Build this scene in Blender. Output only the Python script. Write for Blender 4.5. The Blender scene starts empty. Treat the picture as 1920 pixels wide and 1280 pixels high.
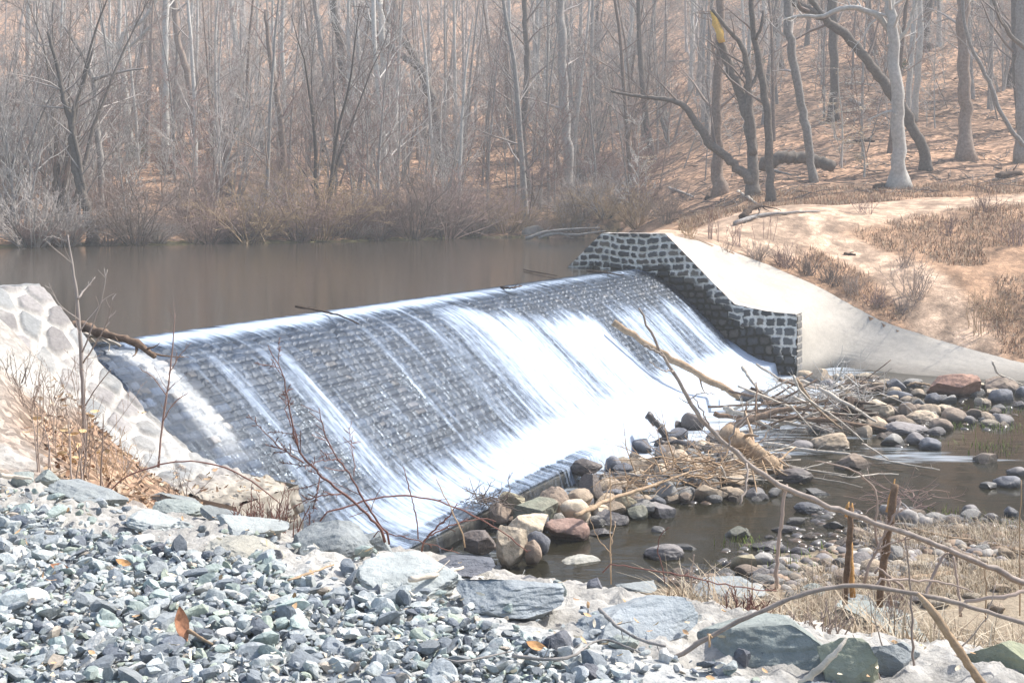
import bpy, math, random
import numpy as np
from mathutils import Vector, Matrix

# ------------------------------------------------------------------ camera, world, sun, exposure
S = bpy.context.scene
C = S.collection
cam_d = bpy.data.cameras.new("camera")
cam = bpy.data.objects.new("camera", cam_d); C.objects.link(cam)
FPX, HX, HY, EYE = 2400.0, 960.0, 380.0, 2.0      # lens in photo pixels, horizon row, eye height over the pond
cam_d.sensor_width = 36; cam_d.lens = 45.0
cam_d.shift_y = -(640 - HY) / 1920
cam_d.clip_start = 0.05; cam_d.clip_end = 900
cam.location = (0, 0, EYE); cam.rotation_euler = (math.radians(90), 0, 0)
S.camera = cam
SUN_EL, SUN_AZ = math.radians(50), math.radians(68)   # azimuth clockwise from +Y (ahead of the camera)
W = bpy.data.worlds.new("World"); S.world = W; W.use_nodes = True
wn = W.node_tree.nodes; wl = W.node_tree.links
bg = wn['Background']; bg.inputs['Strength'].default_value = 0.145
sky = wn.new('ShaderNodeTexSky'); sky.sky_type = 'NISHITA'; sky.sun_disc = False
sky.sun_elevation = SUN_EL; sky.sun_rotation = SUN_AZ; sky.air_density = 1.0; sky.dust_density = 2.5; sky.ozone_density = 1.0
wl.new(sky.outputs[0], bg.inputs[0])
sd = bpy.data.lights.new("sun", 'SUN'); sd.energy = 4.2; sd.angle = math.radians(0.6); sd.color = (1, .965, .915)
sun = bpy.data.objects.new("sun", sd); C.objects.link(sun)
sdir = Vector((math.cos(SUN_EL) * math.sin(SUN_AZ), math.cos(SUN_EL) * math.cos(SUN_AZ), math.sin(SUN_EL)))
sun.rotation_euler = sdir.to_track_quat('Z', 'Y').to_euler(); sun.location = (20, 20, 60)
S.view_settings.view_transform = 'Standard'; S.view_settings.look = 'None'
S.view_settings.exposure = 1.0; S.view_settings.gamma = 1.0; S.view_settings.use_curve_mapping = False
S.cycles.max_bounces = 6; S.cycles.transparent_max_bounces = 10; S.cycles.volume_bounces = 0
S.cycles.diffuse_bounces = 3; S.cycles.glossy_bounces = 3; S.cycles.use_denoising = True
S.cycles.caustics_reflective = False; S.cycles.caustics_refractive = False

# ------------------------------------------------------------------ small tools
def rnd(seed): return np.random.default_rng(seed)
def hash2(ix, iy, iz, seed):
    h = (ix * 374761393 + iy * 668265263 + iz * 2147483647 % 1013904223 * iz + seed * 974634777) & 0xffffffff
    h = ((h ^ (h >> 13)) * 1274126177) & 0xffffffff
    h = ((h ^ (h >> 16)) * 2246822519) & 0xffffffff
    return ((h ^ (h >> 15)) & 0xffffff) / float(0xffffff)
def vnoise(x, y, z=0.0, seed=0):
    x = np.asarray(x, float); y = np.asarray(y, float); z = np.zeros_like(x) + z
    ix, iy, iz = np.floor(x).astype(np.int64), np.floor(y).astype(np.int64), np.floor(z).astype(np.int64)
    fx, fy, fz = x - ix, y - iy, z - iz
    fx, fy, fz = [f * f * (3 - 2 * f) for f in (fx, fy, fz)]
    r = 0
    for a in (0, 1):
        for b in (0, 1):
            for c in (0, 1):
                r = r + hash2(ix + a, iy + b, iz + c, seed) * (fx if a else 1 - fx) * (fy if b else 1 - fy) * (fz if c else 1 - fz)
    return r
def fbm(x, y, z=0.0, seed=0, oct=4, gain=.5):
    r = 0; a = 1; t = 0
    for o in range(oct):
        k = 2 ** o
        r = r + a * vnoise(np.asarray(x) * k, np.asarray(y) * k, np.asarray(z) * k, seed + o); t += a; a *= gain
    return r / t - .5
def sstep(a, b, x):
    t = np.clip((x - a) / (b - a), 0, 1); return t * t * (3 - 2 * t)
def P(px, py, Y): return np.array([(px - HX) / FPX * Y, Y, EYE - (py - HY) / FPX * Y])
def on_z(px, py, z): return P(px, py, FPX * (EYE - z) / (py - HY))

def mesh_obj(name, V, F, mat=None, parent=None, smooth=True, cols=None, attrs=None, sharp=None, link=True):
    """V (n,3); F list of arrays (each m x k)"""
    me = bpy.data.meshes.new(name)
    V = np.asarray(V, float)
    if not isinstance(F, list): F = [F]
    F = [np.asarray(f, np.int64) for f in F if len(f)]
    nl = sum(f.size for f in F); nf = sum(len(f) for f in F)
    me.vertices.add(len(V)); me.vertices.foreach_set('co', V.astype(np.float32).ravel())
    me.loops.add(nl); me.loops.foreach_set('vertex_index', np.concatenate([f.ravel() for f in F]).astype(np.int32))
    me.polygons.add(nf)
    tot = np.concatenate([np.full(len(f), f.shape[1]) for f in F])
    st = np.concatenate([[0], np.cumsum(tot)[:-1]])
    me.polygons.foreach_set('loop_start', st.astype(np.int32))
    me.update(calc_edges=True)
    me.polygons.foreach_set('use_smooth', np.full(nf, bool(smooth)))
    if cols is not None:
        a = me.color_attributes.new('Col', 'FLOAT_COLOR', 'POINT')
        c = np.ones((len(V), 4), np.float32); c[:, :3] = cols; a.data.foreach_set('color', c.ravel())
    for k, v in (attrs or {}).items():
        a = me.attributes.new(k, 'FLOAT', 'POINT'); a.data.foreach_set('value', np.asarray(v, np.float32))
    me.validate()
    if sharp: me.set_sharp_from_angle(angle=math.radians(sharp))
    if mat: me.materials.append(mat)
    o = bpy.data.objects.new(name, me)
    if link: C.objects.link(o)
    if parent: o.parent = parent
    return o
def grid_faces(nr, nc):
    i = np.arange(nr - 1)[:, None] * nc + np.arange(nc - 1)[None]
    i = i.ravel(); return np.stack([i, i + 1, i + nc + 1, i + nc], 1)
def tag(o, label=None, cat=None, group=None, kind=None):
    if label: o['label'] = label
    if cat: o['category'] = cat
    if group: o['group'] = group
    if kind: o['kind'] = kind
    return o
def empty(name, loc, rz=0):
    o = bpy.data.objects.new(name, None); C.objects.link(o); o.location = loc; o.rotation_euler = (0, 0, rz)
    o.empty_display_size = .2; return o
def copy_tree(o, parent=None):
    c = o.copy(); C.objects.link(c)
    if parent: c.parent = parent
    for ch in list(o.children): copy_tree(ch, c)
    return c

class Tubes:
    """collects tapered tubes, builds one mesh"""
    def __init__(s): s.V = []; s.Q = []; s.T = []; s.n = 0
    def tube(s, pts, rad, k=4, cap=False, rough=0, rng=None):
        pts = np.asarray(pts, float); n = len(pts)
        rad = np.broadcast_to(np.asarray(rad, float), (n,))
        tg = np.gradient(pts, axis=0); tg /= (np.linalg.norm(tg, axis=1)[:, None] + 1e-9)
        m = tg.mean(0); ax = np.eye(3)[np.argmin(np.abs(m))]
        a = np.cross(tg, ax); a /= (np.linalg.norm(a, axis=1)[:, None] + 1e-9); b = np.cross(tg, a)
        th = np.arange(k) * 2 * np.pi / k
        R = rad[:, None] * np.ones(k)
        if rough and rng is not None: R = R * (1 + rough * (rng.random((n, k)) - .5) * 2)
        ring = pts[:, None] + R[..., None] * (np.cos(th)[None, :, None] * a[:, None] + np.sin(th)[None, :, None] * b[:, None])
        i = (np.arange(n - 1)[:, None] * k + np.arange(k)[None]).ravel()
        j = (np.arange(n - 1)[:, None] * k + (np.arange(k) + 1)[None] % k).ravel()
        s.Q.append(np.stack([i, j, j + k, i + k], 1) + s.n); s.V.append(ring.reshape(-1, 3))
        base = s.n; s.n += n * k
        if cap:
            s.V.append(pts[[0, -1]]); c0, c1 = s.n, s.n + 1; s.n += 2
            q = np.arange(k)
            s.T.append(np.stack([base + (q + 1) % k, base + q, np.full(k, c0)], 1))
            e = base + (n - 1) * k
            s.T.append(np.stack([e + q, e + (q + 1) % k, np.full(k, c1)], 1))
    def build(s, name, mat, parent=None, smooth=True, link=True):
        return mesh_obj(name, np.concatenate(s.V), [np.concatenate(s.Q)] + ([np.concatenate(s.T)] if s.T else []), mat, parent, smooth, link=link)
def resample(pts, n, wob=0, rng=None):
    pts = np.asarray(pts, float); d = np.concatenate([[0], np.cumsum(np.linalg.norm(np.diff(pts, axis=0), axis=1))])
    u = np.linspace(0, d[-1], n)
    # smooth catmull-like by linear interp then box blur
    q = np.stack([np.interp(u, d, pts[:, c]) for c in range(pts.shape[1])], 1)
    if n > 6:
        for _ in range(max(1, n // len(pts) // 2)):
            q[1:-1] = .25 * q[:-2] + .5 * q[1:-1] + .25 * q[2:]
    if wob and rng is not None:
        w = rng.normal(0, wob, q.shape); w[0] = w[-1] = 0; w[:, -1] *= .7 if q.shape[1] == 3 else 0
        w[1:-1] = (w[:-2] + w[1:-1] + w[2:]) / 2
        q = q + w
    return q

# ------------------------------------------------------------------ materials
def mat(name, col, rough=.8, spec=.3, noise=None, bump=None, attr=False, rand=0.0, wet=None, sss=0, extra=None, col2=None):
    """col base; noise=(scale, amount, detail); bump=(scale, strength, dist); attr uses vertex colours; rand per-object value shift; wet=(z, height) darker below z"""
    m = bpy.data.materials.new(name); m.use_nodes = True; nt = m.node_tree; N = nt.nodes; L = nt.links
    b = N['Principled BSDF']; b.inputs['Roughness'].default_value = rough; b.inputs['Specular IOR Level'].default_value = spec
    tc = N.new('ShaderNodeTexCoord')
    src = N.new('ShaderNodeAttribute') if attr else N.new('ShaderNodeRGB')
    if attr: src.attribute_name = 'Col'; cs = src.outputs['Color']
    else: src.outputs[0].default_value = (*col, 1); cs = src.outputs[0]
    vec = tc.outputs['Object']
    oi = N.new('ShaderNodeObjectInfo')
    add = N.new('ShaderNodeVectorMath'); add.operation = 'ADD'
    mul = N.new('ShaderNodeMath'); mul.operation = 'MULTIPLY'; mul.inputs[1].default_value = 37.0
    L.new(oi.outputs['Random'], mul.inputs[0]); L.new(vec, add.inputs[0]); L.new(mul.outputs[0], add.inputs[1]); vec = add.outputs[0]
    if noise:
        n = N.new('ShaderNodeTexNoise'); n.inputs['Scale'].default_value = noise[0]; n.inputs['Detail'].default_value = noise[2] if len(noise) > 2 else 6
        n.inputs['Roughness'].default_value = .65; L.new(vec, n.inputs['Vector'])
        mr = N.new('ShaderNodeMapRange'); mr.inputs[1].default_value = .3; mr.inputs[2].default_value = .7
        L.new(n.outputs[0], mr.inputs[0])
        if col2 is not None:
            mx = N.new('ShaderNodeMix'); mx.data_type = 'RGBA'; L.new(mr.outputs[0], mx.inputs[0])
            L.new(cs, mx.inputs[6]); mx.inputs[7].default_value = (*col2, 1); cs = mx.outputs[2]
        mr2 = N.new('ShaderNodeMapRange'); mr2.inputs[1].default_value = .3; mr2.inputs[2].default_value = .7
        n2 = N.new('ShaderNodeTexNoise'); n2.inputs['Scale'].default_value = noise[0] * 2.7; n2.inputs['Detail'].default_value = 8; n2.inputs['Roughness'].default_value = .7
        L.new(vec, n2.inputs['Vector']); L.new(n2.outputs[0], mr2.inputs[0])
        mr2.inputs[3].default_value = 1 - noise[1]; mr2.inputs[4].default_value = 1 + noise[1]
        vm = N.new('ShaderNodeVectorMath'); vm.operation = 'SCALE'; L.new(cs, vm.inputs[0]); L.new(mr2.outputs[0], vm.inputs['Scale']); cs = vm.outputs[0]
    if rand:
        mr = N.new('ShaderNodeMapRange'); mr.inputs[3].default_value = 1 - rand; mr.inputs[4].default_value = 1 + rand
        L.new(oi.outputs['Random'], mr.inputs[0])
        vm = N.new('ShaderNodeVectorMath'); vm.operation = 'SCALE'; L.new(cs, vm.inputs[0]); L.new(mr.outputs[0], vm.inputs['Scale']); cs = vm.outputs[0]
    if wet:
        g = N.new('ShaderNodeNewGeometry'); sx = N.new('ShaderNodeSeparateXYZ'); L.new(g.outputs['Position'], sx.inputs[0])
        nw = N.new('ShaderNodeTexNoise'); nw.inputs['Scale'].default_value = 9; L.new(g.outputs['Position'], nw.inputs['Vector'])
        ma = N.new('ShaderNodeMath'); ma.operation = 'MULTIPLY_ADD'; ma.inputs[1].default_value = -.06; L.new(nw.outputs[0], ma.inputs[0]); L.new(sx.outputs[2], ma.inputs[2])
        mr = N.new('ShaderNodeMapRange'); mr.inputs[1].default_value = wet[0]; mr.inputs[2].default_value = wet[0] + wet[1]
        mr.inputs[3].default_value = .35; mr.inputs[4].default_value = 1; L.new(ma.outputs[0], mr.inputs[0])
        vm = N.new('ShaderNodeVectorMath'); vm.operation = 'SCALE'; L.new(cs, vm.inputs[0]); L.new(mr.outputs[0], vm.inputs['Scale']); cs = vm.outputs[0]
        mr = N.new('ShaderNodeMapRange'); mr.inputs[1].default_value = wet[0]; mr.inputs[2].default_value = wet[0] + wet[1]
        mr.inputs[3].default_value = .2; mr.inputs[4].default_value = rough; L.new(ma.outputs[0], mr.inputs[0]); L.new(mr.outputs[0], b.inputs['Roughness'])
    L.new(cs, b.inputs['Base Color'])
    if bump:
        n = N.new('ShaderNodeTexNoise'); n.inputs['Scale'].default_value = bump[0]; n.inputs['Detail'].default_value = 8; n.inputs['Roughness'].default_value = .65
        L.new(vec, n.inputs['Vector']); bp = N.new('ShaderNodeBump'); bp.inputs['Strength'].default_value = bump[1]; bp.inputs['Distance'].default_value = bump[2]
        L.new(n.outputs[0], bp.inputs['Height']); L.new(bp.outputs[0], b.inputs['Normal'])
    if extra: extra(m, N, L, b, vec)
    return m

# ------------------------------------------------------------------ dam frame: s along the crest, t downstream
DU = np.array([.418, .908]); DV = np.array([.908, -.418]); DO = np.array([-5.42, 18.3]); DL = 22.1
def st2xy(s, t): s = np.asarray(s, float); t = np.asarray(t, float); return DO[0] + DU[0] * s + DV[0] * t, DO[1] + DU[1] * s + DV[1] * t
def xy2st(X, Y): dx, dy = X - DO[0], Y - DO[1]; return dx * DU[0] + dy * DU[1], dx * DV[0] + dy * DV[1]
_pt = [-2, -.4, 0, .4, .83, 1.25, 1.65, 2.05, 2.46, 2.8, 3.1, 3.4, 3.7, 4.1, 6]
_pz = [-.07, -.06, -.05, -.10, -.30, -.62, -.98, -1.36, -1.74, -2.05, -2.3, -2.47, -2.58, -2.66, -2.7]
_tt = np.linspace(-2, 6, 1601); _zz = np.interp(_tt, _pt, _pz)
_k = np.hanning(81); _k /= _k.sum(); _zz = np.convolve(np.pad(_zz, 40, mode='edge'), _k, 'valid')
def prof(t): return np.interp(t, _tt, _zz)
TLIP = 4.05
WATER_Z = -2.92

# ------------------------------------------------------------------ terrain
def tps_fit(pts, lam=.0):
    pts = np.asarray(pts, float); n = len(pts); X = pts[:, :2] / 10.; z = pts[:, 2]
    d2 = ((X[:, None] - X[None]) ** 2).sum(-1); K = .5 * d2 * np.log(d2 + 1e-12) + lam * np.eye(n)
    A = np.zeros((n + 3, n + 3)); A[:n, :n] = K; A[:n, n] = 1; A[:n, n + 1:] = X; A[n, :n] = 1; A[n + 1:, :n] = X.T
    w = np.linalg.solve(A, np.concatenate([z, [0, 0, 0]]))
    return X, w
def tps(model, x, y):
    X, w = model; x = np.asarray(x, float) / 10; y = np.asarray(y, float) / 10; r = w[-3] + w[-2] * x + w[-1] * y
    for (a, b), c in zip(X, w[:-3]):
        d2 = (x - a) ** 2 + (y - b) ** 2; r = r + c * .5 * d2 * np.log(d2 + 1e-12)
    return r
def pz(px, py, Y): return tuple(P(px, py, Y))
far_pts = [pz(-700, 475, 54), pz(-300, 470, 55), pz(0, 464, 57), pz(300, 459, 60.5), pz(550, 454, 64.5), pz(800, 449, 69), pz(1000, 445, 73)]
far_pts += [(3.7, 66, .05), (3.9, 60, .05), (3.6, 52, .05), (3.2, 45, .05)]
far_pts += [(2.2, 46, -1.2), (2.2, 55, -1.2), (1.5, 66, -1.2), (-3, 62, -1.2), (-10, 55, -1.2), (-20, 50, -1.2), (-10, 35, -2.5), (0, 45, -1.5), (-30, 40, -2), (-38, 50, -1.2)]
far_pts += [pz(1300, 438, 43), pz(1500, 400, 47), pz(1520, 384, 55), pz(1900, 400, 48), pz(1900, 340, 60), pz(1430, 360, 60), pz(1300, 400, 60), pz(1200, 415, 60), pz(1680, 350, 60),
            pz(1810, 300, 66), pz(1735, 315, 64), pz(1900, 250, 72), pz(1560, 300, 70), pz(1430, 310, 72), pz(1250, 330, 76),
            pz(1000, 405, 82), pz(1000, 350, 91), pz(1000, 200, 120), pz(1000, 100, 148), pz(1000, -100, 200),
            pz(600, 410, 72), pz(300, 415, 68), pz(0, 420, 64), pz(-300, 425, 62), pz(300, 300, 92), pz(300, 200, 118), pz(300, 40, 165), pz(-300, 300, 92), pz(-300, 100, 150),
            pz(600, 330, 84), pz(600, 200, 116), pz(1700, 200, 82), pz(1720, 60, 105), pz(1700, -100, 140), pz(1400, 200, 92), pz(1400, 60, 125), pz(2200, 200, 82), pz(2200, 0, 115),
            pz(1300, 250, 92)]
far_pts += [(-150, 260, 62), (-60, 260, 62), (0, 260, 62), (60, 260, 66), (150, 260, 70), (-120, 140, 16), (110, 140, 34), (-90, 80, 3.5), (80, 80, 9)]
SLAB_UP = [pz(1268, 443, 40.2), pz(1330, 455, 40.6), pz(1375, 471, 41), pz(1450, 500, 41), pz(1510, 526, 40.7), pz(1560, 550, 40.2), pz(1600, 574, 39.7), pz(1650, 600, 39.1), pz(1750, 635, 38), pz(1830, 658, 37.1), pz(1920, 680, 36.3), pz(2150, 715, 34.6)]
far_pts += [(a, b + .15, c + .02) for a, b, c in SLAB_UP]
far_pts += [pz(1600, 480, 43.5), pz(1750, 520, 41), pz(1900, 600, 38.6), pz(1900, 500, 42), pz(1750, 450, 45.5), pz(2200, 500, 42), pz(2300, 640, 36), pz(2300, 400, 50), (40, 40, .8), (60, 40, 2)]
far_pts += [(9, 34.5, -4.2), (14, 33, -4.2), (19, 32, -4.2), (24, 31, -4)]
FAR = tps_fit(far_pts, 1e-4)
# near bank
BN = np.array([.485, .874])
def edge_e(X, Y): return (X + 2.7) * BN[0] + (Y - 6.9) * BN[1]
near_pts = [(-4, 2, .5), (-2, 2, .5), (0, 2, .5), (2, 1.5, .5), (4, 1, .5), (-6, 3, .55), (-4, 4, .5), (-2, 4, .5), (0, 3.6, .5), (1.5, 3.3, .5), (2.6, 2.8, .47), (-3.2, 5.6, .5), (-1.6, 5.3, .5), (-.4, 4.8, .5), (.8, 4.2, .48),
            (-2.7, 6.9, .45), (-1.7, 6.3, .45), (-.85, 5.8, .43), (.1, 5.25, .42), (1.0, 4.75, .42), (1.8, 4.3, .40), (3, 3.6, .38), (5, 2.5, .35)]
for e in (2., 5., 8.):
    z = {2.: -.35, 5.: -1.65, 8.: -2.85}[e]
    for a in (-.5, 1.5, 4, 7):
        near_pts.append((-2.7 + BN[0] * e + .874 * (a + 2), 6.9 + BN[1] * e - .485 * (a + 2), z))
near_pts += [pz(0, 600, 13.3), pz(-150, 570, 13.5), pz(-300, 560, 12), pz(0, 700, 10.9), pz(0, 800, 9.0), pz(0, 880, 7.7), pz(-200, 850, 7.5), pz(-300, 700, 9), pz(100, 820, 10.8), pz(150, 855, 11.3), pz(90, 700, 12.8), pz(220, 905, 10.8), 
             pz(250, 960, 9.3), pz(560, 1030, 12.8), (-1.2, 13.2, -2.1), (0, 14, -2.75), (1.5, 13.5, -2.8)]
near_pts += [(2, 15.5, -2.9), (4.5, 15, -2.87), (7, 14, -2.86), (5.2, 18.2, -2.87), (7.2, 18.6, -2.87), (9.5, 17.5, -2.87), (3.3, 17.6, -2.93), (1.6, 16.6, -2.96), (0, 16, -3.0),
             (3, 20.5, -3.2), (6, 22.5, -3.2), (9, 22, -3.2), (13, 20, -3.1), (.5, 19, -3.2), (12, 14, -2.7), (16, 12, -2.4), (10, 8, -2.2), (10, 30, -4), (0, 30, -4), (16, 26, -4)]
near_pts += [(-7.5, 13.5, .9), (-9, 17, .5), (-6.5, 16.6, -.3), (-12, 20, .3), (-8, 22, -2), (-12, 10, 1.2)]
for t_, z_ in ((-1.5, .85), (.3, .88), (1.1, .33), (1.8, -.30), (2.6, -.82), (3.3, -1.08), (4.2, -1.32)):
    near_pts.append((DO[0] - 3.5 * DU[0] + t_ * DV[0], DO[1] - 3.5 * DU[1] + t_ * DV[1], z_))
NEAR = tps_fit(near_pts, 1e-4)
def ground_parts(X, Y):
    s, t = xy2st(X, Y)
    zn = tps(NEAR, X, Y); zn = np.where(Y > 24, zn - (Y - 24) * .8, zn); zn = np.clip(zn, -4.5, 1.6)
    zn = np.where((s > -2.6) & (t < 4.0), np.minimum(zn, -3.6), zn)          # the dam and pond keep clear of the near bank
    zn = np.where((X < -13), np.minimum(zn, 0.4), zn)
    zf = tps(FAR, X, Y); zf = np.where(Y < 33, np.minimum(zf, -4.2), zf); zf = np.where((s < DL - 2) & (Y < 50), np.minimum(zf, -3.6), zf)
    zf = np.where((Y < 72) & (X < 7) & (X > -.02 * Y), np.minimum(zf, (X - .079 * Y) * .75 + .02), zf)
    zf = np.where((s < DL + .25) & (t > -2.4) & (Y < 45), np.minimum(zf, -3.6), zf)
    # keep the wedge beneath the concrete slab low (the slab covers it)
    bed = np.where(t < 0, -1.6, -3.14 + .12 * fbm(X * .8, Y * .8, 0, 5))
    return zn, zf, bed
_ux = np.array([p[0] for p in SLAB_UP]); _uy = np.array([p[1] for p in SLAB_UP])
def ground(X, Y):
    X = np.asarray(X, float); Y = np.asarray(Y, float)
    zn, zf, bed = ground_parts(X, Y)
    below = (Y < np.interp(X, _ux, _uy) - .25) & (X > 4.2) & (Y < 42)
    zf = np.where(below, np.minimum(zf, -4), zf)
    return np.maximum(np.maximum(zn, zf), bed)
PATHS = [([P(1262, 446, 42), P(1400, 424, 44.5), P(1500, 404, 47.5), P(1620, 394, 50), P(1780, 390, 52), P(2000, 388, 54)], 2.3), ([P(1480, 416, 46), P(1590, 470, 44), P(1680, 520, 42), P(1740, 580, 40), P(1800, 640, 37.6)], 1.1)]
def path_mask(X, Y):
    r = np.zeros(np.shape(X))
    for pts, w in PATHS:
        d = np.full(np.shape(X), 1e9)
        for a, b in zip(pts[:-1], pts[1:]):
            ax, ay, bx, by = a[0], a[1], b[0], b[1]; u = np.clip(((X - ax) * (bx - ax) + (Y - ay) * (by - ay)) / ((bx - ax) ** 2 + (by - ay) ** 2), 0, 1)
            d = np.minimum(d, np.hypot(X - ax - u * (bx - ax), (Y - ay - u * (by - ay))))
        r = np.maximum(r, sstep(w * 1.25, w * .7, d))
    return r
def hit(px, py, y0=2.0, y1=230.):
    Y = np.exp(np.linspace(math.log(y0), math.log(y1), 2500)); X = (px - HX) / FPX * Y; Z = EYE - (py - HY) / FPX * Y
    g = ground(X, Y); i = np.argmax(Z < g)
    return np.array([X[i], Y[i], g[i]])

# ------------------------------------------------------------------ ground mesh
def build_ground():
    tx = np.tan(np.linspace(math.radians(-36), math.radians(36), 400))
    ys = np.concatenate([np.linspace(.6, 2.1, 8), np.geomspace(2.2, 262, 620)])
    X = tx[None] * ys[:, None]; Y = np.repeat(ys[:, None], len(tx), 1)
    X = X + np.sign(tx)[None] * 1.5 * np.abs(tx)[None]
    Z = ground(X, Y); s, t = xy2st(X, Y)
    zn, zf, bed = ground_parts(X, Y)
    e = edge_e(X, Y)
    near = (zn > bed + .01) & (zn >= zf) & (Y < 24)
    far = (zf > bed + .01) & (zf > zn)
    # zones
    mort = near & (e < 4.2)
    lum = (np.abs(fbm(X * 5, Y * 5, 0, 3, 5)) * -.18 + .09 * fbm(X * 14, Y * 14, 0, 9, 4)) + .10 * fbm(X * 2, Y * 2, 0, 8, 3)
    gravel = near & (e < -.55 - .35 * sstep(-1, 2, X)) & (X < 1.0)
    Z = Z + np.where(mort, lum * np.where(gravel, .25, .9), 0)
    flat = near & (e >= 4.2)
    Z = Z + np.where(flat, .07 * fbm(X * 1.3, Y * 1.3, 0, 4, 5) , 0)
    hillk = sstep(46, 70, Y)
    Z = Z + np.where(far, (.10 + .5 * hillk) * fbm(X * .35, Y * .35, 0, 14, 6) + .05 * fbm(X * 2, Y * 2, 0, 21, 3), 0)
    # base colours (albedo)
    col = np.zeros(X.shape + (3,)); leafy = np.zeros(X.shape)
    def put(mask, c): col[mask] = c
    col[:] = (.07, .055, .04)
    n1 = fbm(X * .25, Y * .25, 0, 31, 5); n2 = fbm(X * 1.1, Y * 1.1, 0, 37, 5)
    leaf = np.array([.35, .215, .135]); dark = np.array([.13, .09, .065])
    m = np.clip(.66 + 1.5 * n1 + 1.8 * n2, 0, 1)[..., None]
    hill = dark + (leaf - dark) * m
    # trail and sunny slope on the right
    trail = np.array([.33, .235, .165]); grassy = np.array([.25, .155, .095])
    px = HX + X / Y * FPX; 
    pyy = HY + (EYE - Z) / Y * FPX
    trail = trail * (1 + .5 * n2 + .5 * fbm(X * .5, Y * 3, 0, 41, 4))[..., None]
    tr = np.clip(path_mask(X, Y) + .5 * n2 * (path_mask(X, Y) > .02) + .25 * sstep(.02, .3, n2), 0, 1)
    right = (1 - sstep(57, 63, Y))[..., None]
    rt = grassy * (1 + .5 * n2[..., None]) * (1 - tr[..., None]) + trail * tr[..., None]
    rt = rt * (.72 + .9 * sstep(-.25, .2, fbm(X * 2.4, Y * 1.6, 0, 43, 5)))[..., None]
    base = hill * (1 - right) + rt * right
    col[far] = base[far]; leafy[far] = 1
    leafy = np.where(far & (Y < 60), .35, leafy)
    shore = far & (Z < .14) & (Y > 50); put(shore, (.09, .08, .035))
    mo = np.array([.37, .355, .325])
    cm = mo * (1 + .55 * fbm(X * 7, Y * 7, 0, 6, 4) + .45 * fbm(X * 1.5, Y * 1.5, 0, 16, 3))[..., None]
    col[mort] = cm[mort]
    col[gravel] = (.42, .42, .40)
    # leaf pit by the near abutment, then the earth bank
    pit = near & (e > .5) & (X < -.9) & (Y < 15); lp = sstep(-.15, .15, n2 + .02 + .25 * sstep(.4, -.4, Z)) * sstep(.9, -.1, Z - .05)
    cp = np.array([.21, .14, .095]) * (1 + .8 * n2[..., None])
    col[pit] = (cm * (1 - lp[..., None]) + cp * lp[..., None])[pit]; leafy = np.where(pit, lp, leafy)
    earth = near & (e >= .4) & (X > -.9) & (e < 9.5)
    we = sstep(.5, 2.0, e)[..., None]
    col[earth] = (cm * (1 - we) + np.array([.26, .205, .15]) * (1 + .8 * n2[..., None]) * we)[earth]
    bar = near & (e >= 9.5); straw = np.array([.30, .245, .175]); silt = np.array([.24, .19, .13])
    q = sstep(-.12, .15, n2 + .04 * (X - 3))[..., None]
    col[bar] = (silt * (1 - q) + straw * q)[bar]
    dmp = sstep(WATER_Z - .02, WATER_Z + .06, Z)[..., None]
    col = np.where(((near & (e > 6)) )[..., None], col * (.4 + .6 * dmp), col)
    V = np.stack([X, Y, Z], -1).reshape(-1, 3)
    F = grid_faces(*X.shape)
    def ex(m, N, L, b, vec):
        at = N.new('ShaderNodeAttribute'); at.attribute_name = 'leafy'
        tc = N.new('ShaderNodeTexCoord')
        vo = N.new('ShaderNodeTexVoronoi'); vo.inputs['Scale'].default_value = 14
        ls = N.new('ShaderNodeAttribute'); ls.attribute_name = 'leafscale'; vs = N.new('ShaderNodeVectorMath'); vs.operation = 'SCALE'
        L.new(tc.outputs['Object'], vs.inputs[0]); L.new(ls.outputs['Fac'], vs.inputs['Scale']); L.new(vs.outputs[0], vo.inputs['Vector'])
        sp = N.new('ShaderNodeSeparateColor'); L.new(vo.outputs['Color'], sp.inputs[0])
        mr = N.new('ShaderNodeMapRange'); mr.inputs[1].default_value = 0; mr.inputs[2].default_value = 1; mr.inputs[3].default_value = .5; mr.inputs[4].default_value = 2.0
        pw = N.new('ShaderNodeMath'); pw.operation = 'POWER'; pw.inputs[1].default_value = 1.6; L.new(sp.outputs[0], pw.inputs[0]); L.new(pw.outputs[0], mr.inputs[0])
        mx = N.new('ShaderNodeMix'); mx.data_type = 'FLOAT'; L.new(at.outputs['Fac'], mx.inputs[0]); mx.inputs[2].default_value = 1; L.new(mr.outputs[0], mx.inputs[3])
        cur = b.inputs['Base Color'].links[0].from_socket
        vm = N.new('ShaderNodeVectorMath'); vm.operation = 'SCALE'; L.new(cur, vm.inputs[0]); L.new(mx.outputs[0], vm.inputs['Scale']); L.new(vm.outputs[0], b.inputs['Base Color'])
    g = mesh_obj('ground', V, F, mat('ground_earth', (0, 0, 0), .95, .15, (6, .35, 8), (14, .7, .05), attr=True, extra=ex), cols=col.reshape(-1, 3), attrs={'leafy': leafy.ravel(), 'leafscale': np.where(Y > 24, .36, 1.).ravel()})
    tag(g, kind='structure')
    # far skirts: land beside and behind so nothing ends in the open
    return g
build_ground()

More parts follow.
